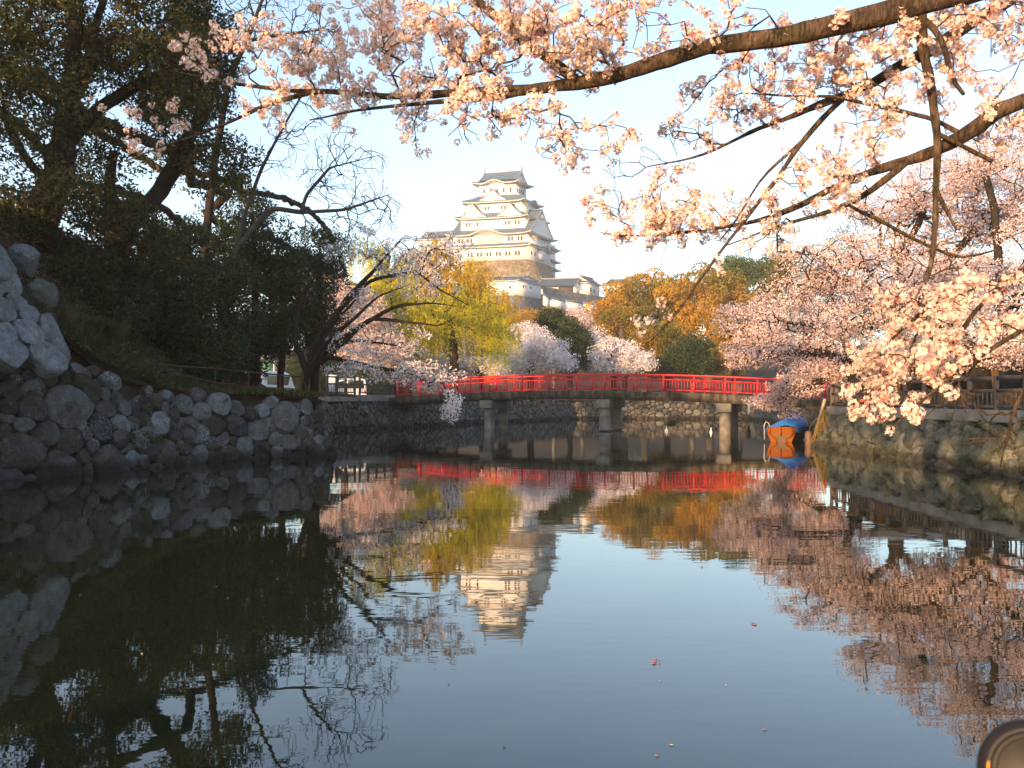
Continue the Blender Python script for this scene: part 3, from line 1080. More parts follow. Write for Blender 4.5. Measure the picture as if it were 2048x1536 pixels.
def small_castle(name, label, cat, fr, S, T, H, o, si, rise, ztop, tilekey='tile', base=None, axis='s', winds=(), rwinds=(), flare_o=2.5, fin=1.2, o2=None, base_mat='castle_rubble_grey'):
    """plastered turret with a hip-and-gable roof; ridge along s or along t"""
    o_ = thing(name, label, cat, fr(S / 2, T / 2, 0))
    w, ti, wh, rd = MB(), MB(), MB(), MB()
    fbox(w, fr, 0, S, 0, T, 0, H + 0.3)
    skirt(ti, wh, fr, (0, S, 0, T), o, H, (si, S - si, si, T - si), H + rise, 0.45, thick=0.3)
    if axis == 's':
        gable(ti, wh, rd, lambda x, y, z: fr(y, x, z), T / 2, T / 2 - si * 0.5, si * 0.4, S - si * 0.4, H + rise * 0.75, ztop - H - rise * 0.75, both=True, board=0.3)
        ends = [fr(si * 0.4, T / 2, ztop), fr(S - si * 0.4, T / 2, ztop)]
    else:
        gable(ti, wh, rd, lambda x, y, z: fr(x, y, z), S / 2, S / 2 - si * 0.5, si * 0.4, T - si * 0.4, H + rise * 0.75, ztop - H - rise * 0.75, both=True, board=0.3)
        ends = [fr(S / 2, si * 0.4, ztop), fr(S / 2, T - si * 0.4, ztop)]
    w.build("wall", M['plaster'], o_); ti.build("roof", M[tilekey], o_); wh.build("eaves", M['plaster'], o_)
    rd.build("ridge", M['ridge'], o_)
    flush_soffit(o_)
    for e in ends:
        fm = MB(); fm.tube([e, e + np.array([0, 0, fin * 0.6]), e + np.array([0.1, 0, fin])], [0.22, 0.14, 0.05], 6); fm.build("finial", M['ridge'], o_)
    for s_, z_, ww, hh in winds:
        window(o_, fr, s_, 0, z_, ww, hh)
    for t_, z_, ww, hh in rwinds:
        window(o_, fr, 0, t_, z_, ww, hh, 'right')
    if base:
        b = MB(); b.grid(flare(fr, S - 0.1, T - 0.1, -0.02, -base, flare_o), flip=True); b.build("stone_base", M[base_mat], o_)
    return o_

small_castle("castle_turret", "low white turret on a dark stone base below the right corner of the keep", "turret",
             Frame(1036, 590.5, 310, 8, 56), 10.6, 14.2, 4.9, 0.9, 1.4, 1.2, 7.0, base=9, winds=[(2.6, 2.2, 0.7, 0.9)], rwinds=[(3.2, 2.6, 0.8, 1.1), (4.6, 2.6, 0.4, 1.1), (7.6, 2.5, 0.8, 1.1)], flare_o=2.0)
small_castle("castle_turret", "small white turret half hidden by yellow willows left of the keep", "turret",
             Frame(897, 503, 372, 10, 64), 12.5, 9, 4.9, 1.6, 2.2, 1.5, 8.6, winds=[(3, 2, 0.8, 1.2), (8, 2, 0.8, 1.2)], base=10, base_mat='castle_rubble')
fb = Frame(1099, 556, 372, 15, 64)
tw = thing("castle_turret", "narrow white turret with three stacked eaves behind the right side of the keep", "turret", fb(4, 4, 0))
w, ti, wh = MB(), MB(), MB()
fbox(w, fb, 0, 8, 0, 6, -4, 13.5)
for zz in (3.4, 6.6, 11.4):
    skirt(ti, wh, fb, (0, 8, 0, 6), 1.8, zz, (0.05, 7.95, 0.05, 5.95), zz + 1.2, 0.4, thick=0.3)
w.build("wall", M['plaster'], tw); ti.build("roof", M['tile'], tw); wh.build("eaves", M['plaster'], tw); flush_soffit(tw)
# roofed corridor with dark opening, gatehouse beside it
fc = Frame(1150, 584, 342, 4, 64)
co = thing("castle_corridor", "long dark blue roofed corridor on the stone terrace beside the gatehouse", "building", fc(6, 2, 0))
w, ti, rd, dk = MB(), MB(), MB(), MB()
fbox(w, fc, 0, 12.7, 0.6, 5, -0.6, 2.3)
gable(ti, w, rd, lambda x, y, z: fc(y, x, z), 2.8, 4.2, -0.5, 13.2, 1.85, 3.2, both=True, board=0.25)
fbox(dk, fc, 0.9, 6.2, 0.5, 0.62, 0.0, 1.9)
w.build("wall", M['plaster'], co); ti.build("roof", M['tile_dark'], co); rd.build("ridge", M['ridge'], co); dk.build("doorway", M['brown_wood'], co)
fg = Frame(1174.5, 589, 345, 6, 60)
gh = small_castle("castle_gatehouse", "white gatehouse with a pointed gable facing left of the orange trees", "gatehouse", fg, 5.3, 10.5, 4.4, 0.9, 0.6, 0.8, 6.9, 'tile_dark', axis='t', rwinds=[(3.0, 1.2, 1.2, 1.6), (6.0, 1.0, 1.2, 1.6)], base=5, flare_o=1.0)
fr2 = Frame(1252, 583, 366, 6, 60)
small_castle("castle_storehouse", "white storehouse with a long tiled roof half behind the orange tree", "building", fr2, 7.8, 8.0, 2.9, 1.0, 0.8, 0.9, 5.1, 'tile', base=7, flare_o=1.6)
# stone terrace and the white plastered wall stepping down in front of it
tr_ = thing("stone_terrace", "grey rubble terrace wall below the corridor roof of the castle", "stone wall", P(1130, 590, 322))
mb = MB()
A = [P(1083, 572, 327), P(1120, 578, 334), P(1150, 585, 339), P(1192, 592, 350), P(1215, 594, 356)]
B = [p + np.array([1.8, -1.5, -9.0]) for p in A]
mb.grid(np.array([B, A])); mb.grid(np.array([A, [p + np.array([0, 9.0, 0.0]) for p in A]]))
mb.build("rubble_face", M['castle_rubble_grey'], tr_)
pw = thing("plaster_wall", "long low white plastered wall with tiled coping stepping down right of the turret", "wall", P(1140, 610, 305))
mb, cp = MB(), MB()
A = [P(1086, 590, 304), P(1100, 598, 308), P(1130, 603, 317), P(1165, 607, 328), P(1192, 610, 337), P(1215, 613, 345)]
dz = [3.2, 2.9, 2.8, 2.7, 2.6, 2.6]
for a, b, h1, h2 in zip(A[:-1], A[1:], dz[:-1], dz[1:]):
    v = np.array([0, 0.6, 0])
    mb.hexa([a - [0, 0, h1], b - [0, 0, h2], b + v - [0, 0, h2], a + v - [0, 0, h1]], [a, b, b + v, a + v])
    cp.hexa([a - [0, .55, .05], b - [0, .55, .05], b + [0, 1.1, -.05], a + [0, 1.1, -.05]], [a + [0, .2, .75], b + [0, .2, .75], b + [0, .4, .75], a + [0, .4, .75]])
mb.build("wall", M['plaster'], pw); cp.build("coping", M['tile'], pw)
mb = MB(); Bt = [a - np.array([0, 0.05, h]) for a, h in zip(A, dz)]
mb.grid(np.array([[p + np.array([0, -3.0, -9.0]) for p in Bt], Bt])); mb.build("stone_base", M['castle_rubble_grey'], pw)
# ------------------------------------------------------------------ red bridge
M['red'] = plain("vermilion_paint", (0.40, 0.008, 0.014), (0.54, 0.02, 0.018), 2.5, 0.42, 0.45, 0.12, 0.004)
def deck_material():
    m = Mat("stained_concrete")
    sx = m.n("ShaderNodeSeparateXYZ"); g = m.n("ShaderNodeNewGeometry"); m.l(g.outputs["Position"], sx.inputs[0])
    c = m.ramp(m.noise(1.4, 8, 0.7), [(0.3, (0.06, 0.052, 0.042)), (0.7, (0.15, 0.13, 0.105))])
    st = m.ramp(m.noise(1.0, 6, 0.7, m.coord((3.5, 3.5, 0.5))), [(0.42, 0.16), (0.62, 1.0)])
    return m.set(m.mix(c, st, 0.8, 'MULTIPLY'), 0.9, 0.15)
M['deck'] = deck_material()
M['pier'] = plain("pier_concrete", (0.075, 0.07, 0.06), (0.23, 0.215, 0.19), 1.6, 0.85, 0.2, 0.25)
BL, BR = np.array([-7.7, 62.4]), np.array([17.0, 51.3])
bd = nrm(BR - BL); bn = np.array([-bd[1], bd[0]])
BLEN = float(np.linalg.norm(BR - BL)); BW = 3.1
def bz(u):
    x = BL[0] + bd[0] * u
    return 2.42 - 0.0031 * (x - 3.2) ** 2
def bp(u, w, dz):
    q = BL + bd * u + bn * w
    return np.array([q[0], q[1], bz(u) + dz])
bridge = thing("footbridge", "long arched footbridge with vermilion railings on concrete piers", "bridge", bp(BLEN / 2, BW / 2, -2.4))
us = np.linspace(-0.6, BLEN + 0.6, 41)
mb = MB()
sec = [(0, 0), (BW, 0), (BW, -0.22), (BW - 0.1, -0.5), (0.1, -0.5), (0, -0.22), (0, 0)]
mb.grid(np.array([[bp(u, w, z) for w, z in sec] for u in us]))
mb.build("deck", M['deck'], bridge)
def post_u(n):
    return np.linspace(0.12, BLEN - 0.12, n)
NP = 16
for w in (0.14, BW - 0.14):
    rail = MB()
    uu = np.linspace(0.0, BLEN, 49)
    rail.tube([bp(u, w, 1.0) for u in uu], 0.05, 10)
    rail.build("top_rail", M['red'], bridge, smooth=True)
    for h, wd, nm in ((0.74, 0.05, "middle_rail"), (0.14, 0.06, "bottom_rail")):
        r2 = MB()
        for a, b in zip(uu[:-1], uu[1:]):
            r2.bar(bp(a, w, h), bp(b, w, h), wd, 0.06)
        r2.build(nm, M['red'], bridge)
    for u in post_u(NP):
        p = MB(); p.tube([bp(u, w, -0.03), bp(u, w, 0.96)], 0.055, 10); p.build("post", M['red'], bridge, smooth=True)
    pu = post_u(NP)
    for a, b in zip(pu[:-1], pu[1:]):
        bal = MB()
        for k in range(1, 10):
            u = a + (b - a) * k / 10
            bal.bar(bp(u, w, 0.16), bp(u, w, 0.72), 0.028, 0.028)
        bal.build("baluster_panel", M['red'], bridge)
for px in (972, 1205, 1447):
    k = (px - CX) / F
    u = (k * BL[1] - BL[0]) / (bd[0] - k * bd[1])
    cap = MB()
    c0, c1 = bp(u, -0.05, 0), bp(u, BW + 0.05, 0)
    hw = 0.43 * bd
    zt, zb = bz(u) - 0.505, bz(u) - 1.0
    q = [c0[:2] - hw, c0[:2] + hw, c1[:2] + hw, c1[:2] - hw]
    cap.hexa([(*p, zb) for p in q], [(*p, zt) for p in q])
    pr = cap.build("pier", M['pier'], bridge, bevel=0.02)
    for w in (0.5, BW - 0.5):
        col = MB(); c = bp(u, w, 0)
        col.lathe((c[0], c[1], 0), [(0.36, -0.6), (0.36, 0.06), (0.5, 0.06), (0.5, 0.15), (0.36, 0.15), (0.35, zb - 0.004)] if px == 1205 else [(0.33, -0.6), (0.33, zb - 0.004)], 20)
        col.build("column", M['pier'], pr, smooth=False)

# ------------------------------------------------------------------ wooden fences
M['fence'] = plain("weathered_brown_boards", (0.055, 0.042, 0.036), (0.12, 0.095, 0.082), 6.0, 0.75, 0.25, 0.3, 0.01)
M['rust'] = plain("rusty_pipe", (0.05, 0.028, 0.02), (0.11, 0.06, 0.04), 8.0, 0.8, 0.2)
def fence(label, pts, h, n, bal=4, post=0.11, rails=(0.94, 0.58, 0.12), name="fence", mat='fence', group=None, alts=True):
    pts = np.asarray(pts, float)
    L = path_len(pts)
    root = thing(name, label, "fence", path_eval(pts, L / 2), group)
    pu = np.linspace(0.05, L - 0.05, n)
    Z = lambda u, z: path_eval(pts, u) + np.array([0, 0, z])
    for i, u in enumerate(pu):
        mb = MB()
        q = path_eval(pts, u)
        e = path_eval(pts, min(L, u + 0.2)) - path_eval(pts, max(0, u - 0.2))
        mb.box((q[0], q[1], q[2] + h * 0.505), (post, post, h * 1.01), math.atan2(e[1], e[0]))
        mb.build("post", M[mat], root, bevel=0.008)
    for f, t in zip(rails, (0.10, 0.09, 0.08)):
        mb = MB()
        for a, b in zip(pu[:-1], pu[1:]):
            mb.bar(Z(a, h * f), Z(b, h * f), 0.06, t)
        mb.build("rail", M[mat], root)
    if bal:
        for a, b in zip(pu[:-1], pu[1:]):
            mb = MB()
            for k in range(1, bal + 1):
                u = a + (b - a) * k / (bal + 1)
                mb.bar(Z(u, h * rails[2]), Z(u, h * rails[1]), 0.035, 0.035)
            mb.build("baluster_panel", M[mat], root)
    return root
rk = RK.copy(); rk[:, 2] = 1.60; rk[:, 0] += 0.05
fence("brown wooden fence along the kerb of the right bank", rk, 0.93, 29, 5)
E2p = np.array([(17.15, 51.2, 1.62), (15.4, 45.4, 1.60), (13.25, 38.75, 1.60)])
fence("short sunlit fence running from the bridge end to the corner of the right bank", E2p, 0.95, 8, 4)
mk = np.concatenate([MK1, MK2]); mk[:, 2] = 2.19; mk[:, 0] -= 0.05
fence("dark wooden fence on the kerb at the left end of the red bridge", mk[[0, 1]], 1.15, 4, 5)
fence("dark wooden fence with a white board behind it by the bridge", mk[[2, 3]], 1.15, 5, 5)
# thin pipe rail along the left bank path
pr_ = np.array([P(285, 748, 29.0), P(360, 757, 31.0), P(430, 762, 32.6), P(497, 770, 34.0), P(560, 780, 35.0), P(600, 786, 35.6)])
pr_[:, 2] = gz(pr_[:, 0], pr_[:, 1]) - 0.05
pipe = thing("pipe_railing", "thin rusty pipe railing along the left bank above the boulders", "railing", pr_[2])
L = path_len(pr_)
tops = np.array([P(285, 727, 29.0), P(360, 732.5, 31.0), P(430, 737, 32.6), P(497, 744, 34.0), P(560, 750, 35.0), P(603, 754, 35.6)])
for k, (f, r) in enumerate(((1.0, 0.028), (0.42, 0.022))):
    mb = MB(); mb.tube(pr_ + (tops - pr_) * f, r, 8); mb.build("rail", M['rust'], pipe, smooth=True)
for i in (1, 2, 3, 4, 5):
    mb = MB(); mb.tube([pr_[i] - np.array([0, 0, 0.3]), tops[i]], 0.03, 8); mb.build("post", M['rust'], pipe, smooth=True)
mb = MB(); mb.tube([tops[5], P(612, 775, 35.4), P(630, 812, 33.6)], 0.028, 8); mb.build("brace", M['rust'], pipe, smooth=True)
fz = P(0, 432, 31.0)
fence("weathered wooden fence on the hilltop behind the big camphor tree", [(-19.5, 30.0, fz[2] - 0.1), (-16.5, 31.5, fz[2] - 0.1)], 1.15, 4, 3)
# ------------------------------------------------------------------ trees and shrubs
M['bark_dark'] = plain("dark_bark", (0.012, 0.0095, 0.0075), (0.034, 0.027, 0.021), 4.0, 0.9, 0.1, 0.8, 0.03)
M['bark_grey'] = plain("grey_bark", (0.05, 0.044, 0.038), (0.11, 0.098, 0.085), 4.0, 0.9, 0.1, 0.7, 0.02)
M['leaf_camphor'] = leafy("camphor_leaves", [(0.028, 0.045, 0.011), (0.046, 0.062, 0.014), (0.08, 0.075, 0.016), (0.022, 0.037, 0.010), (0.17, 0.085, 0.014)], 0.3)
M['leaf_dark'] = leafy("dark_evergreen_leaves", [(0.016, 0.029, 0.010), (0.026, 0.046, 0.015), (0.045, 0.068, 0.024), (0.018, 0.034, 0.012)], 0.2)
M['leaf_willow'] = leafy("willow_leaves", [(0.38, 0.40, 0.025), (0.52, 0.46, 0.03), (0.58, 0.46, 0.035), (0.28, 0.38, 0.035)], 0.4, 0.6, 0.1, 0.12)
M['leaf_willow_gold'] = leafy("golden_willow_leaves", [(0.50, 0.35, 0.025), (0.58, 0.38, 0.03), (0.40, 0.33, 0.03)], 0.4, 0.6, 0.1, 0.12)
M['leaf_gold'] = leafy("golden_camphor_leaves", [(0.36, 0.20, 0.018), (0.48, 0.25, 0.02), (0.28, 0.20, 0.022), (0.54, 0.24, 0.022)], 0.3, 0.6, 0.15, 0.3, alt=(0.13, 0.13, 0.025))
M['leaf_olive'] = leafy("olive_leaves", [(0.14, 0.12, 0.02), (0.08, 0.095, 0.022), (0.20, 0.15, 0.022), (0.06, 0.08, 0.02)], 0.3, 0.6, 0.15, 0.3, alt=(0.30, 0.19, 0.02), altscale=0.2)
M['leaf_pine'] = leafy("pine_needles", [(0.04, 0.075, 0.03), (0.06, 0.095, 0.03), (0.085, 0.105, 0.03)], 0.2, 0.6, 0.15, 0.2)
M['petal_far'] = leafy("cherry_blossom", [(0.62, 0.47, 0.46), (0.72, 0.58, 0.57), (0.78, 0.66, 0.65), (0.40, 0.24, 0.20), (0.66, 0.51, 0.49)], 0.4, 0.7, 0.1, 0.5)
M['petal_white'] = leafy("pale_cherry_blossom", [(0.66, 0.60, 0.62), (0.76, 0.70, 0.72), (0.80, 0.76, 0.77)], 0.35, 0.7, 0.1, 0.5)

def tg(rng, px, py, d, rx, ry, rd, n, shell=0.0):
    c = P(px, py, d)
    return in_ellipsoid(rng, n, c, (rx / F * d, rd, ry / F * d), shell)

def foot(px, d, sink=0.15):
    x = (px - CX) / F * d
    return np.array([x, d, float(gz(x, d)) - sink])

def tree(name, label, cat, seed, limbs, zones, bark, leafmat, per, spread, size, base_r, tip=0.012, aspect=0.5, seg=0.4, wob=0.12, flat=0.8, hang=0.0, group=None, crown_name="crown", minr=0.0, lift=0.1, extra=None, mid=0.0, shell=0.2, curve=0.35, pen=0.6):
    rng = np.random.default_rng(seed)
    sk = Skeleton(rng)
    first = None
    for i, (pts, rad, par) in enumerate(limbs):
        pts = [np.asarray(p, float) if len(p) == 3 and isinstance(p, np.ndarray) else P(*p) for p in pts]
        start = None
        if par is not None:
            start = sk.near(pts[0])
            pts[0] = sk.P[start]
        sk.limb(pts, rad, start, wob=0.25 * np.mean(rad))
    base = sk.P[0].copy()
    T = np.concatenate([tg(rng, *z) for z in zones])
    ends = sk.grow(T, seg, wob, pen=pen, curve=curve, lift=lift)
    sk.radii(tip, base_r)
    o = thing(name, label, cat, base, group)
    sk.mesh(MB(), 0)
    mb = MB(); sk.mesh(mb, minr); mb.build("trunk", M[bark], o, smooth=True)
    if leafmat:
        C = sk.P[ends]
        if mid:
            par = sk.par[ends]
            C = np.concatenate([C, sk.P[par[rng.random(len(par)) < mid]]])
        mb = MB(); leaves(mb, C, per, spread, size, rng, aspect, flat=flat, hang=hang, shell=shell)
        mb.build(crown_name, M[leafmat], o)
    return o

# --- left bank, big camphors
tree("camphor_tree", "huge camphor tree leaning at the left edge with sunlit orange leaves at its top", "tree", 31,
     [([foot(60, 28), (85, 440, 28), (108, 370, 28), (125, 300, 28), (133, 235, 28)], (0.46, 0.38, 0.34, 0.31, 0.28), None),
      ([(133, 235, 28), (140, 150, 28), (150, 70, 27.8), (165, -60, 27.5), (180, -200, 27)], (0.24, 0.2, 0.17, 0.12, 0.08), 1),
      ([(133, 235, 28), (165, 160, 28.5), (185, 80, 29), (205, 0, 29.5), (240, -120, 30)], (0.2, 0.17, 0.14, 0.1, 0.06), 1),
      ([(108, 370, 28), (60, 330, 27.5), (15, 250, 27), (-50, 150, 26.5)], (0.14, 0.12, 0.1, 0.06), 1),
      ([(125, 300, 28), (200, 215, 28.5), (290, 160, 29), (380, 110, 29.5)], (0.13, 0.11, 0.08, 0.04), 1)],
     [(70, 60, 28, 180, 110, 2.6, 95), (20, 260, 27.5, 110, 110, 2.2, 34), (300, 110, 29, 110, 100, 2.4, 90), (160, 400, 28, 110, 60, 2.2, 36), (370, 190, 29.5, 70, 80, 1.8, 42),
      (150, -140, 28, 320, 130, 3.5, 120), (110, 190, 27, 90, 60, 1.5, 24), (30, 430, 27.5, 60, 50, 1.2, 20)],
     'bark_dark', 'leaf_camphor', 125, 0.58, 0.135, 0.5, 0.014, lift=0.15)
tree("camphor_tree", "dark camphor tree forking over the slope beside the leaning one", "tree", 32,
     [([foot(222, 31), (228, 520, 31), (225, 440, 31), (220, 380, 31), (225, 300, 31)], (0.36, 0.3, 0.26, 0.2, 0.13), None),
      ([(228, 510, 31), (262, 445, 31), (310, 390, 31.3), (345, 345, 31.6), (385, 260, 32), (430, 180, 32.4)], (0.26, 0.23, 0.2, 0.17, 0.13, 0.06), 1)],
     [(250, 440, 31, 90, 60, 1.8, 28), (430, 330, 32, 80, 60, 2, 30), (400, 130, 32.4, 70, 90, 2, 75), (330, 250, 32, 50, 60, 1.5, 14), (200, 300, 31, 60, 60, 1.5, 18), (300, 480, 31.5, 80, 60, 1.8, 26), (400, 40, 32.5, 60, 60, 2, 45)],
     'bark_dark', 'leaf_camphor', 120, 0.56, 0.135, 0.36, 0.014)
# --- dark shrubs and small evergreens on the slope
shr = [((610, 752, 84, 44, 48, 2.0, 210), 610, "low dark hedge bush behind the white van"),
       ((672, 758, 86, 36, 40, 2.0, 170), 672, "low dark hedge bush behind the blank white board"),
       ((738, 775, 84, 40, 22, 1.5, 110), 738, "low dark hedge bush in front of the shed"),
       ((330, 520, 50, 60, 75, 2.2, 90), 330, "dark evergreen far back between the forked camphor and the bushes"),
       ((450, 540, 54, 60, 75, 2.2, 90), 450, "dark evergreen far back behind the slender grey trunk"),
       ((90, 590, 28.6, 70, 60, 1.0, 80), 95, "dark bush between the top boulders and the leaning trunk"),
       ((30, 470, 29.5, 60, 40, 1.0, 60), 20, "dark bush at the left edge behind the leaning trunk"),
       ((630, 640, 41, 60, 90, 1.6, 100), 625, "dark leafy evergreen behind the base of the many-stemmed cherry"),
       ((400, 700, 33.5, 90, 45, 1.0, 90), 400, "low dark ivy mound above the pipe railing"),
       ((510, 690, 38, 70, 60, 1.2, 90), 510, "dark bush just above the white van"),
       ((575, 545, 41, 45, 50, 1.6, 50), 560, "loose evergreen between the tall one and the many-stemmed cherry"),
       ((330, 590, 33, 100, 110, 1.6, 130), 330, "dense dark evergreen bush in the middle of the left slope"),
       ((435, 610, 35, 80, 110, 1.6, 120), 435, "dark evergreen bush beside the slender grey trunk"),
       ((230, 620, 30.5, 70, 70, 1.2, 70), 230, "low dark bush under the forked camphor tree"),
       ((505, 480, 39, 72, 90, 1.8, 95), 505, "tall dark evergreen rising above the other bushes against the sky"),
       ((560, 610, 40, 75, 110, 1.8, 120), 560, "dark evergreen just left of the many-stemmed cherry"),
       ((640, 520, 43, 55, 75, 1.8, 60), 630, "small loose evergreen behind the many-stemmed cherry"),
       ((160, 540, 29.6, 80, 60, 1.2, 70), 165, "dark ivy bush at the foot of the leaning camphor tree"),
       ((380, 500, 36, 45, 45, 1.4, 36), 370, "dark holly bush behind the forked camphor limb")]
for i, (z, bx, lab) in enumerate(shr):
    d = z[2]
    b = foot(bx, d)
    tree("evergreen_bush", lab, "bush", 40 + i, [([b, (bx + 6, (z[1] + 720) / 2, d), (z[0], z[1] - z[4] * 0.5, d)], (0.13, 0.09, 0.04), None)],
         [z[:6] + (int(z[6] * 0.66),)], 'bark_dark', 'leaf_dark', 150, 0.5 if z[2] < 70 else 0.7, 0.14, 0.14, 0.012, flat=0.9, group="dark evergreens on the left bank")
# --- bare trees
tree("bare_tree", "slender grey bare tree with fine twigs spread against the sky above the dark bushes", "tree", 51,
     [([foot(426, 36), (437, 680, 36), (450, 590, 36), (470, 500, 36), (492, 420, 36), (522, 340, 36), (560, 265, 36.2), (605, 190, 36.5)], (0.15, 0.13, 0.11, 0.09, 0.075, 0.06, 0.045, 0.02), None),
      ([(470, 500, 36), (540, 415, 36.2), (600, 425, 36.6), (690, 420, 37), (790, 385, 37.5)], (0.045, 0.04, 0.034, 0.022, 0.008), 1),
      ([(600, 425, 36.6), (612, 390, 37), (660, 335, 37.4), (760, 310, 38)], (0.035, 0.03, 0.02, 0.008), 1),
      ([(445, 620, 36), (475, 580, 35.7), (500, 540, 35.5)], (0.07, 0.05, 0.03), 1)],
     [(620, 240, 36.5, 90, 70, 1.5, 170), (690, 350, 37.3, 100, 70, 1.6, 340), (740, 430, 37.5, 80, 45, 1.5, 170), (560, 300, 36, 60, 60, 1.2, 90), (640, 470, 37, 90, 40, 1.2, 110), (470, 300, 36, 40, 50, 1, 50)],
     'bark_grey', None, 0, 0, 0, 0.11, 0.0095, seg=0.22, wob=0.04, lift=0.02, curve=0.16, pen=1.1)
tree("bare_tree", "tall bare tree whose top branches fan out above the camphor crown", "tree", 52,
     [([foot(392, 42), (405, 560, 42), (425, 350, 42), (455, 170, 42), (492, 85, 42), (515, 30, 42), (545, -60, 42)], (0.24, 0.21, 0.17, 0.13, 0.1, 0.08, 0.04), None),
      ([(500, 75, 42), (560, 70, 42.5), (640, 60, 43)], (0.06, 0.04, 0.015), 1),
      ([(455, 170, 42), (430, 90, 42), (410, 0, 42)], (0.06, 0.045, 0.02), 1)],
     [(560, 20, 42, 110, 60, 1.8, 260), (460, 30, 42, 60, 60, 1.5, 100), (640, 90, 43, 60, 40, 1, 90), (530, -80, 42, 100, 40, 1.5, 60)],
     'bark_dark', None, 0, 0, 0, 0.12, 0.011, seg=0.25, wob=0.04, lift=0.05, curve=0.16, pen=1.1)
# --- many-stemmed cherry leaning over the water from the left bank
tree("cherry_tree", "dark many-stemmed cherry leaning right over the left wall with pale shaded blossom", "tree", 53,
     [([foot(606, 37), (625, 690, 37), (680, 620, 37), (740, 560, 37), (790, 551, 37), (830, 541, 37), (880, 580, 37), (940, 612, 37)], (0.13, 0.10, 0.085, 0.072, 0.062, 0.05, 0.035, 0.012), None),
      ([(606, 745, 37), (650, 660, 37.3), (700, 590, 37.5), (740, 550, 37.8), (770, 515, 38), (805, 475, 38)], (0.15, 0.13, 0.1, 0.08, 0.05, 0.02), 1),
      ([(612, 745, 37), (662, 700, 36.7), (722, 650, 36.5), (790, 612, 36.3), (850, 605, 36), (915, 612, 36)], (0.15, 0.13, 0.1, 0.07, 0.045, 0.012), 1),
      ([(615, 745, 37), (680, 690, 36.5), (740, 636, 36), (830, 646, 35.6), (880, 651, 35.4), (912, 635, 35.2)], (0.12, 0.11, 0.08, 0.05, 0.03, 0.01), 1),
      ([(612, 742, 37), (650, 712, 36.5), (720, 728, 36), (800, 742, 35.5), (860, 765, 35)], (0.13, 0.1, 0.08, 0.05, 0.02), 1),
      ([(604, 745, 37), (590, 680, 37.2), (600, 600, 37.4), (640, 540, 37.6)], (0.14, 0.11, 0.08, 0.03), 1),
      ([(600, 742, 37), (640, 690, 37.6), (672, 640, 38), (712, 600, 38.4), (735, 560, 38.7)], (0.1, 0.08, 0.06, 0.045, 0.02), 1),
      ([(608, 742, 36.8), (660, 676, 36.2), (705, 640, 36), (760, 590, 35.8), (820, 570, 35.5)], (0.1, 0.085, 0.065, 0.045, 0.015), 1),
      ([(650, 705, 36.5), (710, 680, 36.3), (790, 690, 36), (850, 720, 35.6)], (0.08, 0.06, 0.04, 0.015), 1)],
     [(800, 515, 37.5, 90, 45, 1.5, 110), (890, 500, 37.5, 60, 35, 1.2, 60), (850, 570, 37, 80, 40, 1.2, 60), (760, 690, 36, 110, 45, 1.6, 110), (850, 755, 35.2, 80, 34, 1.3, 110), (905, 815, 34.8, 20, 32, 0.6, 45), (720, 740, 36, 80, 25, 1, 60), (720, 610, 37, 60, 40, 1, 30), (700, 490, 37.5, 60, 50, 1, 50)],
     'bark_dark', 'petal_white', 15, 0.17, 0.068, 0.11, 0.010, seg=0.25, aspect=0.9, wob=0.14, lift=0.05, crown_name="blossom", mid=0.5)
# --- cherries behind the left fence and behind the bridge
def cherry(label, seed, bx, d, zones, limbs, base_r, per=40, spread=0.5, size=0.09, mat='petal_far', tip=0.012, group="cherry trees in blossom beyond the water", seg=0.5, bark='bark_dark', mid=0.5, flat=0.7, sink=0.15):
    L = []
    for k, l in enumerate(limbs):
        pts = list(l)
        if k == 0:
            pts = [foot(bx, d, sink)] + pts
        L.append((pts, np.linspace(base_r * (1 if k == 0 else 0.42), base_r * 0.13, len(pts)), None if k == 0 else 1))
    return tree("cherry_tree", label, "tree", seed, L, zones, bark, mat, per, spread, size, base_r, tip, aspect=0.9, seg=seg, crown_name="blossom", mid=mid, flat=flat, group=group, lift=0.05)
cherry("cherry tree with warm lit blossom behind the van and the dark fence", 61, 690, 78, [(700, 640, 78, 90, 70, 3.5, 110), (640, 590, 80, 60, 60, 2.5, 60), (760, 700, 76, 70, 35, 2.5, 70)],
       [[(690, 720, 78), (685, 660, 78), (700, 600, 78)], [(688, 690, 78), (740, 680, 77), (780, 690, 76)]], 0.3, 70, 0.85, 0.14)
cherry("pale cherry tree behind the bridge between the willow and the dark round evergreen", 62, 1060, 96, [(1070, 705, 96, 70, 34, 4, 130), (1010, 733, 94, 60, 18, 3, 70), (1115, 725, 94, 36, 18, 2.5, 40), (1055, 668, 98, 36, 20, 2, 35)],
       [[(1062, 740, 96), (1050, 710, 96), (1040, 680, 96)], [(1060, 735, 96), (1100, 705, 96), (1115, 690, 96)]], 0.35, 60, 0.9, 0.15, mat='petal_white')
cherry("lilac grey cherry tree behind the bridge right of the dark round evergreen", 63, 1228, 103, [(1225, 712, 103, 60, 34, 4, 110), (1275, 725, 101, 40, 24, 3, 50), (1200, 680, 105, 30, 25, 2, 25)],
       [[(1228, 740, 103), (1225, 710, 103), (1215, 680, 103)], [(1228, 735, 103), (1265, 705, 103)]], 0.35, 45, 0.9, 0.15, mat='petal_white')
cherry("small white flowering cherry under the willow behind the left half of the bridge", 64, 962, 84, [(965, 735, 84, 60, 18, 2, 60), (880, 730, 82, 50, 18, 2, 40)],
       [[(962, 750, 84), (960, 735, 84)], [(960, 745, 84), (900, 735, 83)]], 0.2, 60, 0.8, 0.14, mat='petal_white')

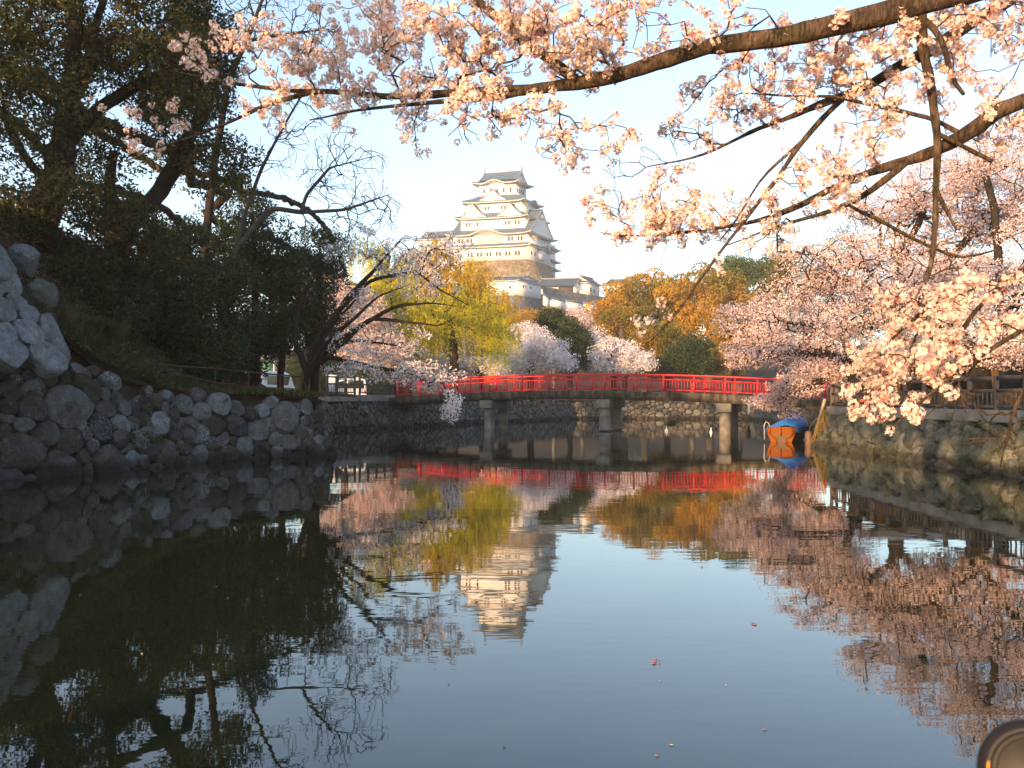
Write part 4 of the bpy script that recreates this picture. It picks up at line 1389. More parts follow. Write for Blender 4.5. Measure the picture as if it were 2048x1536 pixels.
# --- willows
def willow(label, seed, bx, d, zones, top, base_r, mat, strand, n_leaf, size, group="weeping willows behind the bridge"):
    rng = np.random.default_rng(seed)
    sk = Skeleton(rng)
    b = foot(bx, d)
    t = P(top[0], top[1], d)
    sk.limb([b, b * 0.6 + t * 0.4 + np.array([0.2, 0, 0]), t], (base_r, base_r * 0.75, base_r * 0.35))
    T = np.concatenate([tg(rng, *z) for z in zones])
    ends = sk.grow(T, 0.8, 0.14, lift=0.35)
    sk.radii(0.014, base_r)
    o = thing("willow_tree", label, "tree", b, group)
    mb = MB(); sk.mesh(mb); mb.build("trunk", M['bark_dark'], o, smooth=True)
    E_ = sk.P[ends]
    C = []
    for e in E_:
        for _ in range(4):
            L = strand * rng.uniform(0.35, 1.1)
            u = np.sort(rng.uniform(0, 1, n_leaf))
            dx = rng.normal(0, 0.35, 2)
            q = e + np.stack([dx[0] * (1 - np.exp(-3 * u)) + rng.normal(0, .05, n_leaf), dx[1] * (1 - np.exp(-3 * u)), -L * u + 0.25 * np.sin(u * 3.1)], -1)
            q[:, 2] = np.maximum(q[:, 2], 2.0)
            C.append(q)
    C = np.concatenate(C)
    mb = MB(); leaves(mb, C, 1, 0.1, size, rng, 0.3, hang=0.75)
    mb.build("hanging_foliage", M[mat], o)
    return o
willow("yellow green weeping willow with a dark trunk behind the left half of the bridge", 71, 906, 80, [(915, 610, 80, 100, 45, 4, 150), (995, 655, 80, 50, 30, 3, 60), (850, 655, 80, 45, 30, 3, 50)], (903, 640), 0.38, 'leaf_willow', 3.6, 26, 0.20)
willow("tall golden willow directly in front of the stone base of the keep", 72, 885, 118, [(925, 548, 118, 80, 42, 5, 170), (873, 500, 118, 26, 28, 3, 60), (985, 605, 116, 55, 35, 4, 80), (855, 575, 118, 45, 45, 4, 70)], (895, 560), 0.45, 'leaf_willow_gold', 5.0, 26, 0.27)
willow("bright green willow between the many-stemmed cherry and the golden one", 73, 785, 88, [(790, 540, 88, 60, 45, 4, 90), (740, 500, 90, 50, 30, 3, 50), (815, 620, 88, 45, 40, 3, 60)], (785, 560), 0.35, 'leaf_willow', 4.5, 26, 0.21)

# --- evergreens and golden trees beyond the bridge
def clumpy(name, label, seed, bx, d, zones, mat, base_r=0.4, per=150, spread=1.3, size=0.26, group="evergreens and golden trees below the castle", flat=0.75, shell=0.45, bark='bark_grey', lift=0.15):
    ztop = min(z[1] for z in zones)
    return tree(name, label, "tree", seed, [([foot(bx, d), (bx, (ztop + 740) / 2 + 20, d), (zones[0][0], zones[0][1], d)], (base_r, base_r * 0.7, base_r * 0.3), None)],
                zones, bark, mat, per, spread, size, base_r, 0.03, aspect=0.6, seg=1.2, flat=flat, group=group, shell=shell, lift=lift)
clumpy("evergreen_tree", "dark green rounded evergreen standing behind the middle of the bridge", 81, 1140, 104, [(1135, 690, 104, 42, 55, 3, 120), (1105, 645, 106, 26, 24, 2, 40), (1165, 700, 103, 22, 40, 2, 40)], 'leaf_dark', 0.3, 170, 0.95, 0.2)
clumpy("camphor_tree", "golden domed camphor tree right of the white storehouse", 82, 1290, 150, [(1290, 588, 150, 85, 42, 8, 62), (1228, 622, 148, 48, 34, 5, 34), (1340, 640, 146, 60, 40, 6, 36)], 'leaf_gold', 0.6, 230, 1.6, 0.36)
clumpy("camphor_tree", "tall golden camphor tree in the middle of the golden grove", 83, 1420, 138, [(1410, 588, 138, 90, 50, 8, 68), (1380, 650, 136, 60, 40, 6, 36), (1470, 640, 136, 50, 45, 6, 32)], 'leaf_gold', 0.6, 230, 1.5, 0.34)
clumpy("camphor_tree", "olive and gold tree low on the right of the golden grove", 84, 1470, 108, [(1465, 690, 108, 50, 50, 4, 50), (1430, 720, 106, 28, 28, 3, 18)], 'leaf_gold', 0.4, 230, 1.15, 0.27)
clumpy("camphor_tree", "olive green tree just above the lilac grey cherry", 85, 1250, 116, [(1240, 645, 118, 48, 32, 4, 36), (1290, 690, 114, 40, 35, 4, 36)], 'leaf_olive', 0.4, 220, 1.2, 0.26)
clumpy("camphor_tree", "gold tipped tree behind the right half of the bridge", 86, 1335, 112, [(1330, 695, 112, 36, 42, 4, 42), (1320, 735, 110, 30, 20, 3, 20)], 'leaf_olive', 0.4, 220, 1.1, 0.25)
clumpy("evergreen_tree", "dark blue green tree in the gap of the golden grove above the bridge", 87, 1385, 104, [(1385, 715, 104, 38, 40, 3, 90), (1350, 725, 106, 25, 25, 3, 40)], 'leaf_dark', 0.3, 160, 1.0, 0.21)
clumpy("camphor_tree", "small orange tree in front of the dark stone base of the turret", 88, 1062, 200, [(1065, 640, 200, 28, 14, 3, 40), (1050, 660, 195, 40, 22, 4, 60)], 'leaf_gold', 0.4, 130, 1.7, 0.36)
clumpy("evergreen_tree", "green pointed tree at the right corner of the turret base", 89, 1108, 190, [(1108, 640, 190, 18, 22, 3, 50), (1130, 660, 186, 30, 18, 3, 50)], 'leaf_olive', 0.4, 130, 1.6, 0.34)
clumpy("pine_tree", "dark green pine on the skyline above the golden grove, left of a taller one", 90, 1480, 165, [(1480, 545, 165, 42, 30, 6, 80), (1460, 600, 163, 40, 30, 5, 50)], 'leaf_pine', 0.5, 130, 1.9, 0.34, flat=0.4)
clumpy("pine_tree", "dark green pine on the skyline touching the pink cherry crowns", 91, 1555, 160, [(1553, 540, 160, 34, 28, 6, 70), (1540, 590, 160, 30, 35, 5, 50)], 'leaf_pine', 0.5, 130, 1.9, 0.34, flat=0.4)
clumpy("leafy_tree", "thin yellow leafed tree behind the pink cherry crowns", 92, 1610, 120, [(1610, 560, 120, 60, 60, 6, 90), (1680, 490, 120, 50, 50, 6, 50)], 'leaf_olive', 0.3, 70, 1.8, 0.2)
for i, (px, py, d, rx, ry, n, mt, lab) in enumerate([(1215, 640, 235, 60, 22, 60, 'leaf_olive', "olive tree crown at the foot of the plastered castle wall"), (1165, 645, 215, 40, 22, 50, 'petal_far', "pinkish cherry below the plastered castle wall"),
        (990, 640, 240, 55, 25, 70, 'leaf_willow_gold', "golden bush of trees at the foot of the turret base"), (840, 540, 250, 50, 40, 80, 'leaf_olive', "olive tree below the left castle turret"), (760, 600, 200, 70, 40, 80, 'leaf_olive', "olive tree far behind the green willow"), (930, 575, 270, 45, 20, 50, 'leaf_willow_gold', "golden tree against the stone base of the keep")]):
    clumpy("far_tree", lab, 95 + i, px, d, [(px, py, d, rx, ry, 8, n)], mt, 0.5, 110, 2.2, 0.42)
# ------------------------------------------------------------------ cherries of the right bank
g = "cherry trees on the right bank"
cherry("cherry tree leaning left over the moored boat from the right bank", 101, 1722, 39, 
       [(1580, 705, 42, 90, 32, 2.5, 150), (1490, 715, 43, 45, 22, 1.5, 60), (1600, 650, 42, 110, 45, 2.5, 150), (1640, 742, 40, 50, 26, 1.2, 110), (1590, 775, 40.3, 48, 20, 1.0, 110), (1540, 803, 40.5, 42, 16, 0.9, 90), (1580, 826, 40.2, 14, 10, 0.4, 10), (1690, 690, 40, 60, 50, 2, 90)],
       [[(1712, 745, 39.3), (1690, 720, 39.8), (1640, 705, 40.5), (1580, 706, 41.5), (1500, 722, 42.3)], [(1702, 732, 39.5), (1660, 752, 40), (1600, 785, 40.3), (1520, 812, 40.6)], [(1715, 740, 39.3), (1690, 680, 40), (1620, 650, 41.5), (1530, 640, 42.5)]],
       0.34, 24, 0.42, 0.075, group=g, seg=0.35, tip=0.017, flat=0.4)
cherry("big dark trunked cherry behind the right fence at the right edge", 102, 1962, 30,
       [(1810, 600, 33, 120, 55, 2.2, 220), (1900, 660, 31, 110, 40, 1.8, 140), (1990, 580, 30, 90, 60, 2, 120), (1730, 640, 34.5, 90, 50, 2, 140), (2060, 660, 29, 60, 40, 1.5, 40), (1880, 540, 33, 90, 40, 2, 110), (1890, 705, 30.5, 90, 26, 1.2, 90), (2000, 715, 29.5, 50, 24, 1.2, 60)],
       [[(1955, 745, 30), (1950, 715, 30.2), (1900, 660, 31), (1830, 610, 32.5), (1760, 590, 34)], [(1952, 725, 30), (1990, 660, 30), (2040, 590, 29.5)], [(1950, 720, 30), (1915, 690, 30), (1880, 690, 31)]],
       0.36, 24, 0.40, 0.07, group=g, seg=0.35, tip=0.015, flat=0.4)
cherry("tall sunlit cherry crown above the shaded blossom of the right bank", 103, 1800, 52,
       [(1720, 530, 52, 170, 60, 4, 240), (1880, 450, 52, 150, 70, 4, 220), (1620, 590, 54, 110, 45, 3, 120), (2000, 400, 50, 110, 90, 4, 190), (1790, 400, 53, 110, 50, 4, 130), (1920, 560, 50, 120, 50, 3, 120)],
       [[(1800, 700, 52), (1790, 620, 52), (1720, 560, 52), (1640, 550, 53)], [(1795, 650, 52), (1880, 540, 52), (1960, 450, 51)], [(1790, 620, 52), (1800, 520, 52), (1850, 420, 52)]],
       0.42, 34, 0.62, 0.10, group=g, seg=0.5, tip=0.022, flat=0.45)
cherry("cherry tree with low orange lit sprays behind the right end of the bridge", 104, 1600, 62,
       [(1560, 690, 62, 110, 45, 3.5, 150), (1500, 640, 64, 80, 40, 3, 110), (1640, 620, 62, 100, 50, 3, 110), (1610, 760, 60, 60, 25, 2.5, 60)],
       [[(1600, 740, 62), (1590, 700, 62), (1540, 670, 62.5), (1480, 660, 63)], [(1598, 720, 62), (1640, 650, 62)]],
       0.36, 34, 0.66, 0.115, group=g, seg=0.5, tip=0.022, flat=0.45)
cherry("cherry tree further along the path at the upper right", 105, 2010, 42,
       [(2000, 330, 44, 120, 90, 3, 170), (1900, 350, 46, 90, 60, 3, 60), (2080, 480, 42, 80, 90, 3, 80)],
       [[(2010, 690, 42), (2000, 560, 42.5), (1990, 420, 43.5), (1970, 340, 44)], [(2005, 600, 42), (2060, 500, 42)]],
       0.2, 40, 0.5, 0.085, group=g, seg=0.5)

# ------------------------------------------------------------------ the near cherry whose branches hang over the water
M['bark_cherry'] = None
def cherry_bark():
    m = Mat("cherry_bark")
    c = m.ramp(m.noise(9, 8, 0.7), [(0.3, (0.045, 0.03, 0.022)), (0.55, (0.13, 0.088, 0.06)), (0.75, (0.22, 0.16, 0.11))])
    mo = m.ramp(m.noise(2.2, 5, 0.7), [(0.5, 0.0), (0.64, 0.75)])
    c = m.mix(c, (0.055, 0.05, 0.014), mo)
    rg = m.ramp(m.noise(30, 6, 0.7, m.coord((2.4, 1, 0.4))), [(0.4, 0.3), (0.6, 1.2)])
    m.bump(m.noise(30, 8, 0.75, m.coord((2.0, 1, 0.6))), 1.0, 0.035)
    return m.set(m.mix(c, rg, 1.0, 'MULTIPLY'), 0.85, 0.25)
M['bark_cherry'] = cherry_bark()
M['petal'] = leafy("near_cherry_petals", [(0.83, 0.68, 0.60), (0.86, 0.75, 0.68), (0.79, 0.58, 0.50), (0.87, 0.79, 0.73)], 0.45, 0.6, 0.2, 2.0)
M['bud'] = leafy("cherry_buds", [(0.42, 0.10, 0.08), (0.55, 0.17, 0.13), (0.34, 0.12, 0.06)], 0.25, 0.5, 0.3, 2.0)

def near_cherry():
    rng = np.random.default_rng(7)
    sk = Skeleton(rng, 120000)
    R = lambda w, d: w / 2 / F * d
    trunk = [np.array(p) for p in ((5.6, -0.9, 0.2), (5.4, -0.2, 1.2), (5.0, 0.9, 2.4), (4.3, 2.4, 3.4))]
    sk.limb(trunk, (0.34, 0.28, 0.24, 0.17), None, attach=False)
    def limb(px, w, d0, d1, root=None, attach=True):
        n = len(px)
        ds = np.linspace(d0, d1, n)
        ws = np.interp(np.linspace(0, 1, n), np.linspace(0, 1, len(w)), w)
        pts = [P(a, b, d) for (a, b), d in zip(px, ds)]
        rad = [R(ww, d) for ww, d in zip(ws, ds)]
        if root is not None:
            pts = [np.array(p) for p in root] + pts
            rad = [rad[0] * 1.25] * len(root) + rad
            # the off-frame run from the trunk carries no twigs
            i = sk.near(pts[0])
            k = sk.limb([sk.P[i]] + pts[1:len(root) + 1], rad[:len(root) + 1], i, attach=False)
            st = sk.n - 1
            return sk.limb(pts[len(root):], rad[len(root):], st, wob=0.006, step=0.07, attach=attach)
        i = sk.near(pts[0])
        pts[0] = sk.P[i]
        return sk.limb(pts, rad, i, wob=0.006, step=0.07, attach=attach)
    # main arching branch
    limb([(2120, -70), (1960, -25), (1850, 2), (1700, 45), (1560, 75), (1420, 88), (1330, 120), (1240, 150), (1150, 166), (1060, 182), (960, 182), (860, 191), (760, 194), (690, 187)], (56, 50, 48, 46, 41, 34, 30, 29, 26, 23, 18, 15, 13, 12), 4.7, 5.7, root=[trunk[3]])
    limb([(690, 187), (640, 181), (600, 192), (540, 207), (470, 240), (400, 265), (330, 290), (250, 322)], (12, 11, 10, 8, 6, 4, 3), 5.7, 5.9)
    limb([(640, 182), (590, 183), (545, 177), (495, 172), (430, 158), (380, 150), (340, 140)], (9, 8, 7, 5, 3), 5.75, 5.85)
    limb([(1080, 180), (1000, 196), (900, 201), (800, 212), (700, 222), (620, 240)], (14, 12, 9, 6, 3), 5.3, 5.5)
    # second limb on the right
    limb([(2090, -60), (2016, 0), (1921, 58), (1862, 102), (1804, 128), (1756, 164), (1687, 190), (1621, 215), (1577, 237), (1519, 252), (1461, 288), (1391, 318), (1336, 326), (1290, 334)], (30, 28, 27, 26, 24, 20, 17, 13, 10, 9, 7, 5, 3, 2), 5.2, 6.0, root=[trunk[3] + np.array([0.02, 0, 0])])
    limb([(1687, 198), (1650, 234), (1607, 278), (1585, 310), (1556, 358), (1519, 405), (1483, 449), (1446, 497), (1399, 559), (1370, 610), (1330, 655), (1290, 690)], (13, 12, 11, 10, 9, 8, 7, 6, 6, 5, 4, 2), 5.6, 5.2)
    limb([(1607, 278), (1560, 320), (1520, 360), (1480, 430), (1440, 480)], (7, 6, 5, 4, 3), 5.5, 5.4)
    limb([(1756, 166), (1700, 180), (1660, 100), (1690, 60), (1740, 25)], (9, 8, 7, 5), 5.6, 5.3)
    # long hanging branch
    limb([(1838, 8), (1842, 91), (1858, 146), (1870, 219), (1876, 278), (1876, 347), (1873, 420), (1867, 486), (1856, 559), (1846, 578)], (24, 22, 19, 17, 15, 14, 12, 11, 10, 9), 4.95, 4.9)
    limb([(1876, 268), (1920, 290), (1983, 326)], (11, 9, 8), 4.9, 4.8)
    limb([(1876, 380), (1895, 420), (1912, 452)], (9, 7, 5), 4.9, 4.85)
    limb([(1846, 30), (1884, 73), (1903, 157), (1928, 190)], (15, 13, 10, 8), 4.95, 4.7)
    # third limb, entering at the right edge
    limb([(2130, 170), (2045, 204), (1994, 219), (1939, 267), (1899, 288), (1848, 310), (1793, 325), (1738, 343), (1683, 365), (1629, 398), (1556, 431), (1480, 452), (1400, 462), (1300, 470), (1200, 468)], (34, 32, 31, 30, 28, 24, 20, 17, 15, 13, 11, 8, 5, 3, 2), 4.6, 5.8, root=[trunk[3] + np.array([0.03, -0.02, -0.03])])
    limb([(1819, 320), (1775, 358), (1720, 398), (1665, 424), (1600, 438), (1534, 460), (1450, 490)], (14, 13, 12, 10, 8, 6, 3), 5.1, 5.4)
    limb([(1700, 404), (1760, 440), (1830, 480), (1920, 520), (1990, 500)], (7, 7, 6, 4), 5.2, 5.0)
    limb([(1939, 262), (1870, 240), (1790, 220), (1720, 205), (1660, 190), (1580, 195), (1480, 185)], (10, 9, 8, 7, 5, 3), 5.0, 5.6)
    # lower right sprays
    t2 = trunk[2]
    limb([(2140, 470), (2047, 540), (1953, 615), (1906, 687), (1875, 750), (1862, 800)], (13, 12, 10, 8, 6, 3), 3.9, 4.3, root=[t2])
    limb([(2047, 545), (1990, 560), (1900, 590), (1820, 640), (1760, 700), (1735, 760)], (8, 7, 6, 5, 3), 4.1, 4.5)
    limb([(2150, 600), (2048, 656), (1969, 703), (1897, 756), (1859, 794), (1800, 835), (1770, 870)], (11, 10, 8, 7, 5, 3), 3.9, 4.3, root=[t2 + np.array([0.01, 0, 0.0])])
    limb([(1969, 703), (1930, 760), (1890, 800), (1850, 830)], (5, 4, 3, 2), 4.1, 4.2)
    tw = limb([(2150, 700), (2048, 772), (2031, 822), (2015, 880), (2003, 935)], (8, 7, 6, 4, 2), 3.7, 3.8, root=[t2 + np.array([0.02, 0, -0.05])])
    Z = [(430, 125, 55, 40, 26, 5.8), (560, 100, 80, 65, 55, 5.7), (620, 150, 60, 45, 30, 5.7), (700, 95, 90, 75, 75, 5.6), (820, 80, 90, 75, 90, 5.5), (900, 130, 110, 50, 80, 5.45), (960, 45, 120, 50, 85, 5.4), (1080, 95, 110, 55, 75, 5.3),
         (1060, 15, 80, 35, 35, 5.2), (1180, 60, 90, 60, 60, 5.2), (1280, 30, 80, 40, 34, 5.1), (1200, 130, 70, 25, 26, 5.2), (1340, 70, 70, 40, 22, 5.0), (700, 215, 70, 22, 18, 5.6), (830, 218, 60, 26, 20, 5.45), (930, 230, 50, 30, 16, 5.4), (1000, 225, 60, 28, 24, 5.35),
         (1090, 260, 55, 36, 24, 5.3), (1150, 290, 50, 30, 16, 5.3), (1220, 270, 50, 30, 16, 5.3), (830, 295, 22, 22, 6, 5.45), (340, 235, 50, 22, 12, 5.85), (290, 290, 50, 18, 7, 5.9), (255, 240, 20, 12, 3, 5.9), (520, 210, 60, 30, 18, 5.75),
         (1450, 40, 70, 45, 36, 5.0), (1560, 110, 70, 35, 28, 5.3), (1640, 90, 80, 60, 55, 5.3), (1740, 110, 80, 50, 50, 5.2), (1460, 195, 90, 45, 40, 5.5), (1560, 190, 70, 45, 34, 5.5), (1690, 160, 60, 40, 24, 5.4), (1750, 200, 80, 45, 34, 5.2),
         (1950, 110, 90, 90, 80, 4.9), (1985, 250, 60, 50, 36, 4.9), (1900, 25, 80, 35, 30, 4.9), (1420, 240, 50, 22, 14, 5.6), (1350, 230, 30, 14, 7, 5.6), (1700, 300, 70, 40, 20, 5.2), (1330, 400, 75, 55, 60, 5.6), (1290, 450, 60, 35, 44, 5.6), (1200, 412, 35, 22, 16, 5.7),
         (1420, 455, 70, 28, 34, 5.5), (1500, 420, 50, 36, 24, 5.4), (1600, 350, 70, 45, 30, 5.3), (1660, 400, 60, 36, 24, 5.2), (1560, 480, 60, 26, 18, 5.3), (1300, 640, 32, 26, 8, 5.2), (1480, 525, 25, 14, 5, 5.2), (1780, 260, 30, 20, 8, 5.0), (1800, 60, 60, 40, 30, 5.2),
         (1850, 640, 60, 45, 80, 4.3), (1790, 730, 75, 50, 110, 4.35), (1790, 590, 40, 16, 14, 4.4), (1940, 590, 60, 40, 50, 4.2), (1880, 700, 45, 35, 40, 4.25), (1750, 790, 26, 14, 14, 4.4), (1770, 825, 30, 16, 22, 4.3), (1740, 730, 24, 16, 12, 4.45), (1830, 800, 25, 14, 10, 4.25), (2000, 640, 50, 40, 26, 4.1)]
    T, Kd = [], []
    for cx, cy, rx, ry, n, d in Z:
        near = d < 4.6
        q = tg(rng, cx, cy, d, rx * (1.0 if near else 1.15), ry * (1.0 if near else 1.2), 0.45, max(3, int(n * (0.44 if near else 0.66))))
        T.append(q)
    bloom_ends = sk.grow(np.concatenate(T), 0.07, 0.22, pen=0.9, curve=0.4, lift=0.02)
    bloom_nodes = np.array(bloom_ends)
    first_bare = sk.n
    B = [(1990, 860, 60, 60, 26, 3.8), (1975, 820, 45, 40, 12, 3.9), (1890, 790, 40, 24, 9, 4.2), (1380, 250, 60, 50, 14, 5.6), (1340, 300, 60, 25, 12, 5.9), (1100, 300, 60, 20, 8, 5.3), (900, 260, 100, 30, 12, 5.4), (1880, 520, 90, 80, 26, 5.0), (1600, 540, 80, 40, 10, 5.2), (330, 170, 50, 40, 8, 5.9), (1250, 330, 50, 30, 8, 6.0)]
    sk.grow(np.concatenate([tg(rng, cx, cy, d, rx, ry, 0.3, n) for cx, cy, rx, ry, n, d in B]), 0.07, 0.25, pen=0.9, curve=0.5, lift=-0.05)
    # unseen crown above the view, added to shade the right wall
    limb([(1150, 166), (1000, 40), (800, -120), (600, -330)], (22, 20, 16, 8), 5.3, 6.4)
    limb([(1850, 2), (1700, -150), (1400, -380), (900, -560), (300, -700)], (40, 36, 30, 22, 8), 4.7, 6.2)
    up = np.concatenate([in_ellipsoid(rng, 340, (-1.0, 6.4, 6.3), (4.0, 1.3, 1.1)), in_ellipsoid(rng, 360, (-4.5, 6.4, 7.6), (3.6, 1.3, 1.3)), in_ellipsoid(rng, 160, (2.2, 5.6, 5.5), (1.8, 1.2, 0.6))])
    upper = np.array(sk.grow(up, 0.25, 0.15, pen=0.7, lift=0.1))
    sk.radii(0.0024, 0.03, power=0.36)
    lump = np.sin(np.arange(sk.n) * 0.9) * 0.04 + rng.normal(0, 0.05, sk.n)
    sk.r = np.where(sk.R[:sk.n] > 0.008, sk.r * (1 + lump), sk.r)
    o = thing("cherry_tree", "near flowering cherry whose long mossy branches arch across the top and right of the view", "tree", trunk[0])
    mb = MB(); sk.mesh(mb, 0, 0.012); mb.build("branches", M['bark_cherry'], o, smooth=True)
    # blossom pom-poms at the twig ends and along the last part of the twigs
    C, S_ = [], []
    for e in bloom_nodes:
        k = rng.choice([0, 1, 1, 2, 3], p=[0.12, 0.3, 0.2, 0.24, 0.14])
        for _ in range(k):
            C.append(sk.P[e] + rng.normal(0, 0.024, 3)); S_.append(rng.uniform(0.5, 0.85))
        j = sk.par[e]
        for _ in range(3):
            if j < 0 or sk.R[j] > 0:
                break
            if rng.random() < 0.24:
                C.append(sk.P[j] + rng.normal(0, 0.03, 3)); S_.append(rng.uniform(0.45, 0.75))
            j = sk.par[j]
    for e in upper:
        for _ in range(4):
            C.append(sk.P[e] + rng.normal(0, 0.16, 3)); S_.append(rng.uniform(1.6, 2.6))
    C, S_ = np.array(C), np.array(S_)
    prot = [flower_proto(rng, n, 0.038, 0.0155) for n in (16, 19, 22, 24, 14, 20)]
    mb = MB(); scatter(mb, prot, C, S_, rng); mb.build("blossom", M['petal'], o)
    sel = rng.random(len(C)) < 0.75
    pb = [bud_proto(rng, n, 0.042) for n in (5, 7, 9)]
    mb = MB(); scatter(mb, pb, C[sel] + rng.normal(0, 0.008, (sel.sum(), 3)), S_[sel], rng); mb.build("buds", M['bud'], o)
    print("POMS", len(C), "nodes", sk.n)
near_cherry()
# ------------------------------------------------------------------ trees of the left bank outside the view (they shade the water and the bridge)
_src = [o for o in SC.objects if o.get("label", "").startswith("huge camphor")][0]
for i, (x, y, z, rz, s_) in enumerate([(-21.0, 13.0, 6.8, 1.1, 0.75), (-19.5, 22.5, 6.9, 3.0, 0.5)]):
    copy_thing(_src, (x, y, z), rz, s_, ["camphor tree on the left bank close to the viewer, out of the picture", "camphor tree on the left bank next to the leaning one, out of the picture"][i], "camphor trees of the left bank")

def wz(x, y, z, rx, ry, rz, n):
    return (CX + x * F / y, HY - (z - EYE) * F / y, y, rx * F / y, ry, rz * F / y, n)
for k, (x, y, zc, rx, ry, rz, n, lab) in enumerate([(-17.5, -4.5, 15.2, 3.0, 7.5, 4.0, 190, "tall tree of the left bank behind the viewer, out of the picture"), (-16.0, -15.5, 12.6, 2.6, 6.5, 3.8, 190, "broad tree of the left bank far behind the viewer, out of the picture"), (-17.2, -19.5, 10.6, 2.2, 3.4, 2.4, 90, "low tree of the left bank farthest behind the viewer, out of the picture")]):
    tree("camphor_tree", lab, "tree", 300 + k, [([np.array([x, y, float(gz(x, y)) - 0.2]), np.array([x + .3, y, zc * 0.5]), np.array([x, y, zc])], (0.4, 0.3, 0.12), None)],
         [wz(x, y, zc, rx, ry, rz, n)], 'bark_dark', 'leaf_camphor', 120, 0.95, 0.2, 0.4, 0.02)

# ------------------------------------------------------------------ ground cover
M['litter'] = leafy("dead_leaves", [(0.075, 0.045, 0.027), (0.12, 0.08, 0.045), (0.17, 0.12, 0.07), (0.05, 0.032, 0.02)], 0.0, 0.8, 0.1, 1.0)
M['grass'] = leafy("green_grass", [(0.03, 0.06, 0.014), (0.045, 0.08, 0.02), (0.075, 0.085, 0.03), (0.024, 0.048, 0.014)], 0.2, 0.7, 0.1, 1.0)
M['straw'] = leafy("dry_grass", [(0.30, 0.19, 0.06), (0.22, 0.15, 0.05), (0.36, 0.22, 0.06), (0.20, 0.17, 0.04)], 0.2, 0.7, 0.1, 1.0)
M['moss'] = leafy("moss_and_weeds", [(0.04, 0.07, 0.015), (0.06, 0.085, 0.02), (0.08, 0.08, 0.02), (0.03, 0.05, 0.014)], 0.2, 0.8, 0.1, 1.5)
def blades(mb, roots, n, L, w, rng, lean=0.5, down=False, out=None):
    C = np.repeat(np.asarray(roots, float), n, 0)
    m = len(C)
    C = C + rng.normal(0, 0.06, (m, 3)) * [1, 1, 0.3]
    d = np.stack([rng.normal(0, lean, m), rng.normal(0, lean, m), np.ones(m) * (-1 if down else 1)], -1)
    if out is not None:
        d = d + np.asarray(out)
    d = nrm(d)
    l = L * rng.uniform(0.4, 1.15, m)[:, None]
    side = nrm(np.cross(d, rng.normal(0, 1, (m, 3)))) * w
    bend = np.stack([rng.normal(0, 0.3, m), rng.normal(0, 0.3, m), np.full(m, -0.35)], -1) * l
    mid = C + d * l * 0.55
    tip = C + d * l + bend * 0.5
    V = np.stack([C - side, C + side, mid + side * 0.8, tip, mid - side * 0.8], 1).reshape(-1, 3)
    return mb.add(V, np.arange(m * 5).reshape(-1, 5))
rng = np.random.default_rng(77)
n = 26000
x = rng.uniform(-16.5, -6.3, n); y = rng.uniform(22, 41, n)
LT = WALLS["left"][1]
def behind_left(x, y, off=0.2):
    """points of the left bank behind the wall top"""
    yy = LT[:, 1]; xx = LT[:, 0]
    return x < np.interp(y, yy, xx, right=-6.5) - off
k = behind_left(x, y)
x, y = x[k], y[k]
c = np.stack([x, y, gz(x, y) + rng.uniform(0.0, 0.07, len(x))], -1)
mb = MB(); leaves(mb, c, 1, 0.05, 0.12, rng, 0.6, flat=0.3)
struct(mb.build("leaf_litter", M['litter']), "stuff", "dead leaves and twigs lying on the left slope")
mb = MB()
r = []
for _ in range(900):
    u = rng.uniform(0, 1)
    j = path_eval(LT, path_len(LT) * (0.68 + 0.32 * u))
    r.append(j + np.array([-rng.uniform(0, 1.6), rng.uniform(0, 0.8), 0.0]))
r = np.array(r); r[:, 2] = np.maximum(gz(r[:, 0], r[:, 1]), 1.85) - 0.03
blades(mb, r, 9, 0.32, 0.011, rng, 0.55)
cen = np.stack([rng.uniform(-16, -8, 700), rng.uniform(24.5, 38, 700)], -1)
cen = cen[behind_left(cen[:, 0], cen[:, 1])]
blades(mb, np.c_[cen, gz(cen[:, 0], cen[:, 1])], 8, 0.34, 0.011, rng, 0.6)
struct(mb.build("grass", M['grass']), "stuff", "rough grass along the top of the left wall")
mb = MB()
q = P(195, 705, 27.3); q[2] = gz(q[0], q[1]) - 0.1
rr = q + np.stack([rng.normal(0, 0.24, 220), rng.normal(0, 0.22, 220), rng.uniform(-0.05, 0.05, 220)], -1)
blades(mb, rr, 14, 0.85, 0.012, rng, 0.32)
tag(mb.build("grass_tuft", M['grass']), "round tuft of long green grass on the slope beside the pale stones", "grass tuft")
mb = MB()
q = P(150, 690, 25.6)
rr = np.stack([rng.uniform(-12.6, -11.2, 60), rng.uniform(24.8, 27.5, 60)], -1)
rr = rr[behind_left(rr[:, 0], rr[:, 1])]
blades(mb, np.c_[rr, gz(rr[:, 0], rr[:, 1])], 14, 0.6, 0.008, rng, 0.7)
M['straw_dull'] = leafy("dull_straw", [(0.09, 0.065, 0.035), (0.13, 0.10, 0.055), (0.06, 0.05, 0.03)], 0.1, 0.8, 0.1, 1.0)
struct(mb.build("dry_grass", M['straw_dull']), "stuff", "dry straw between the pale stones and the green tuft")
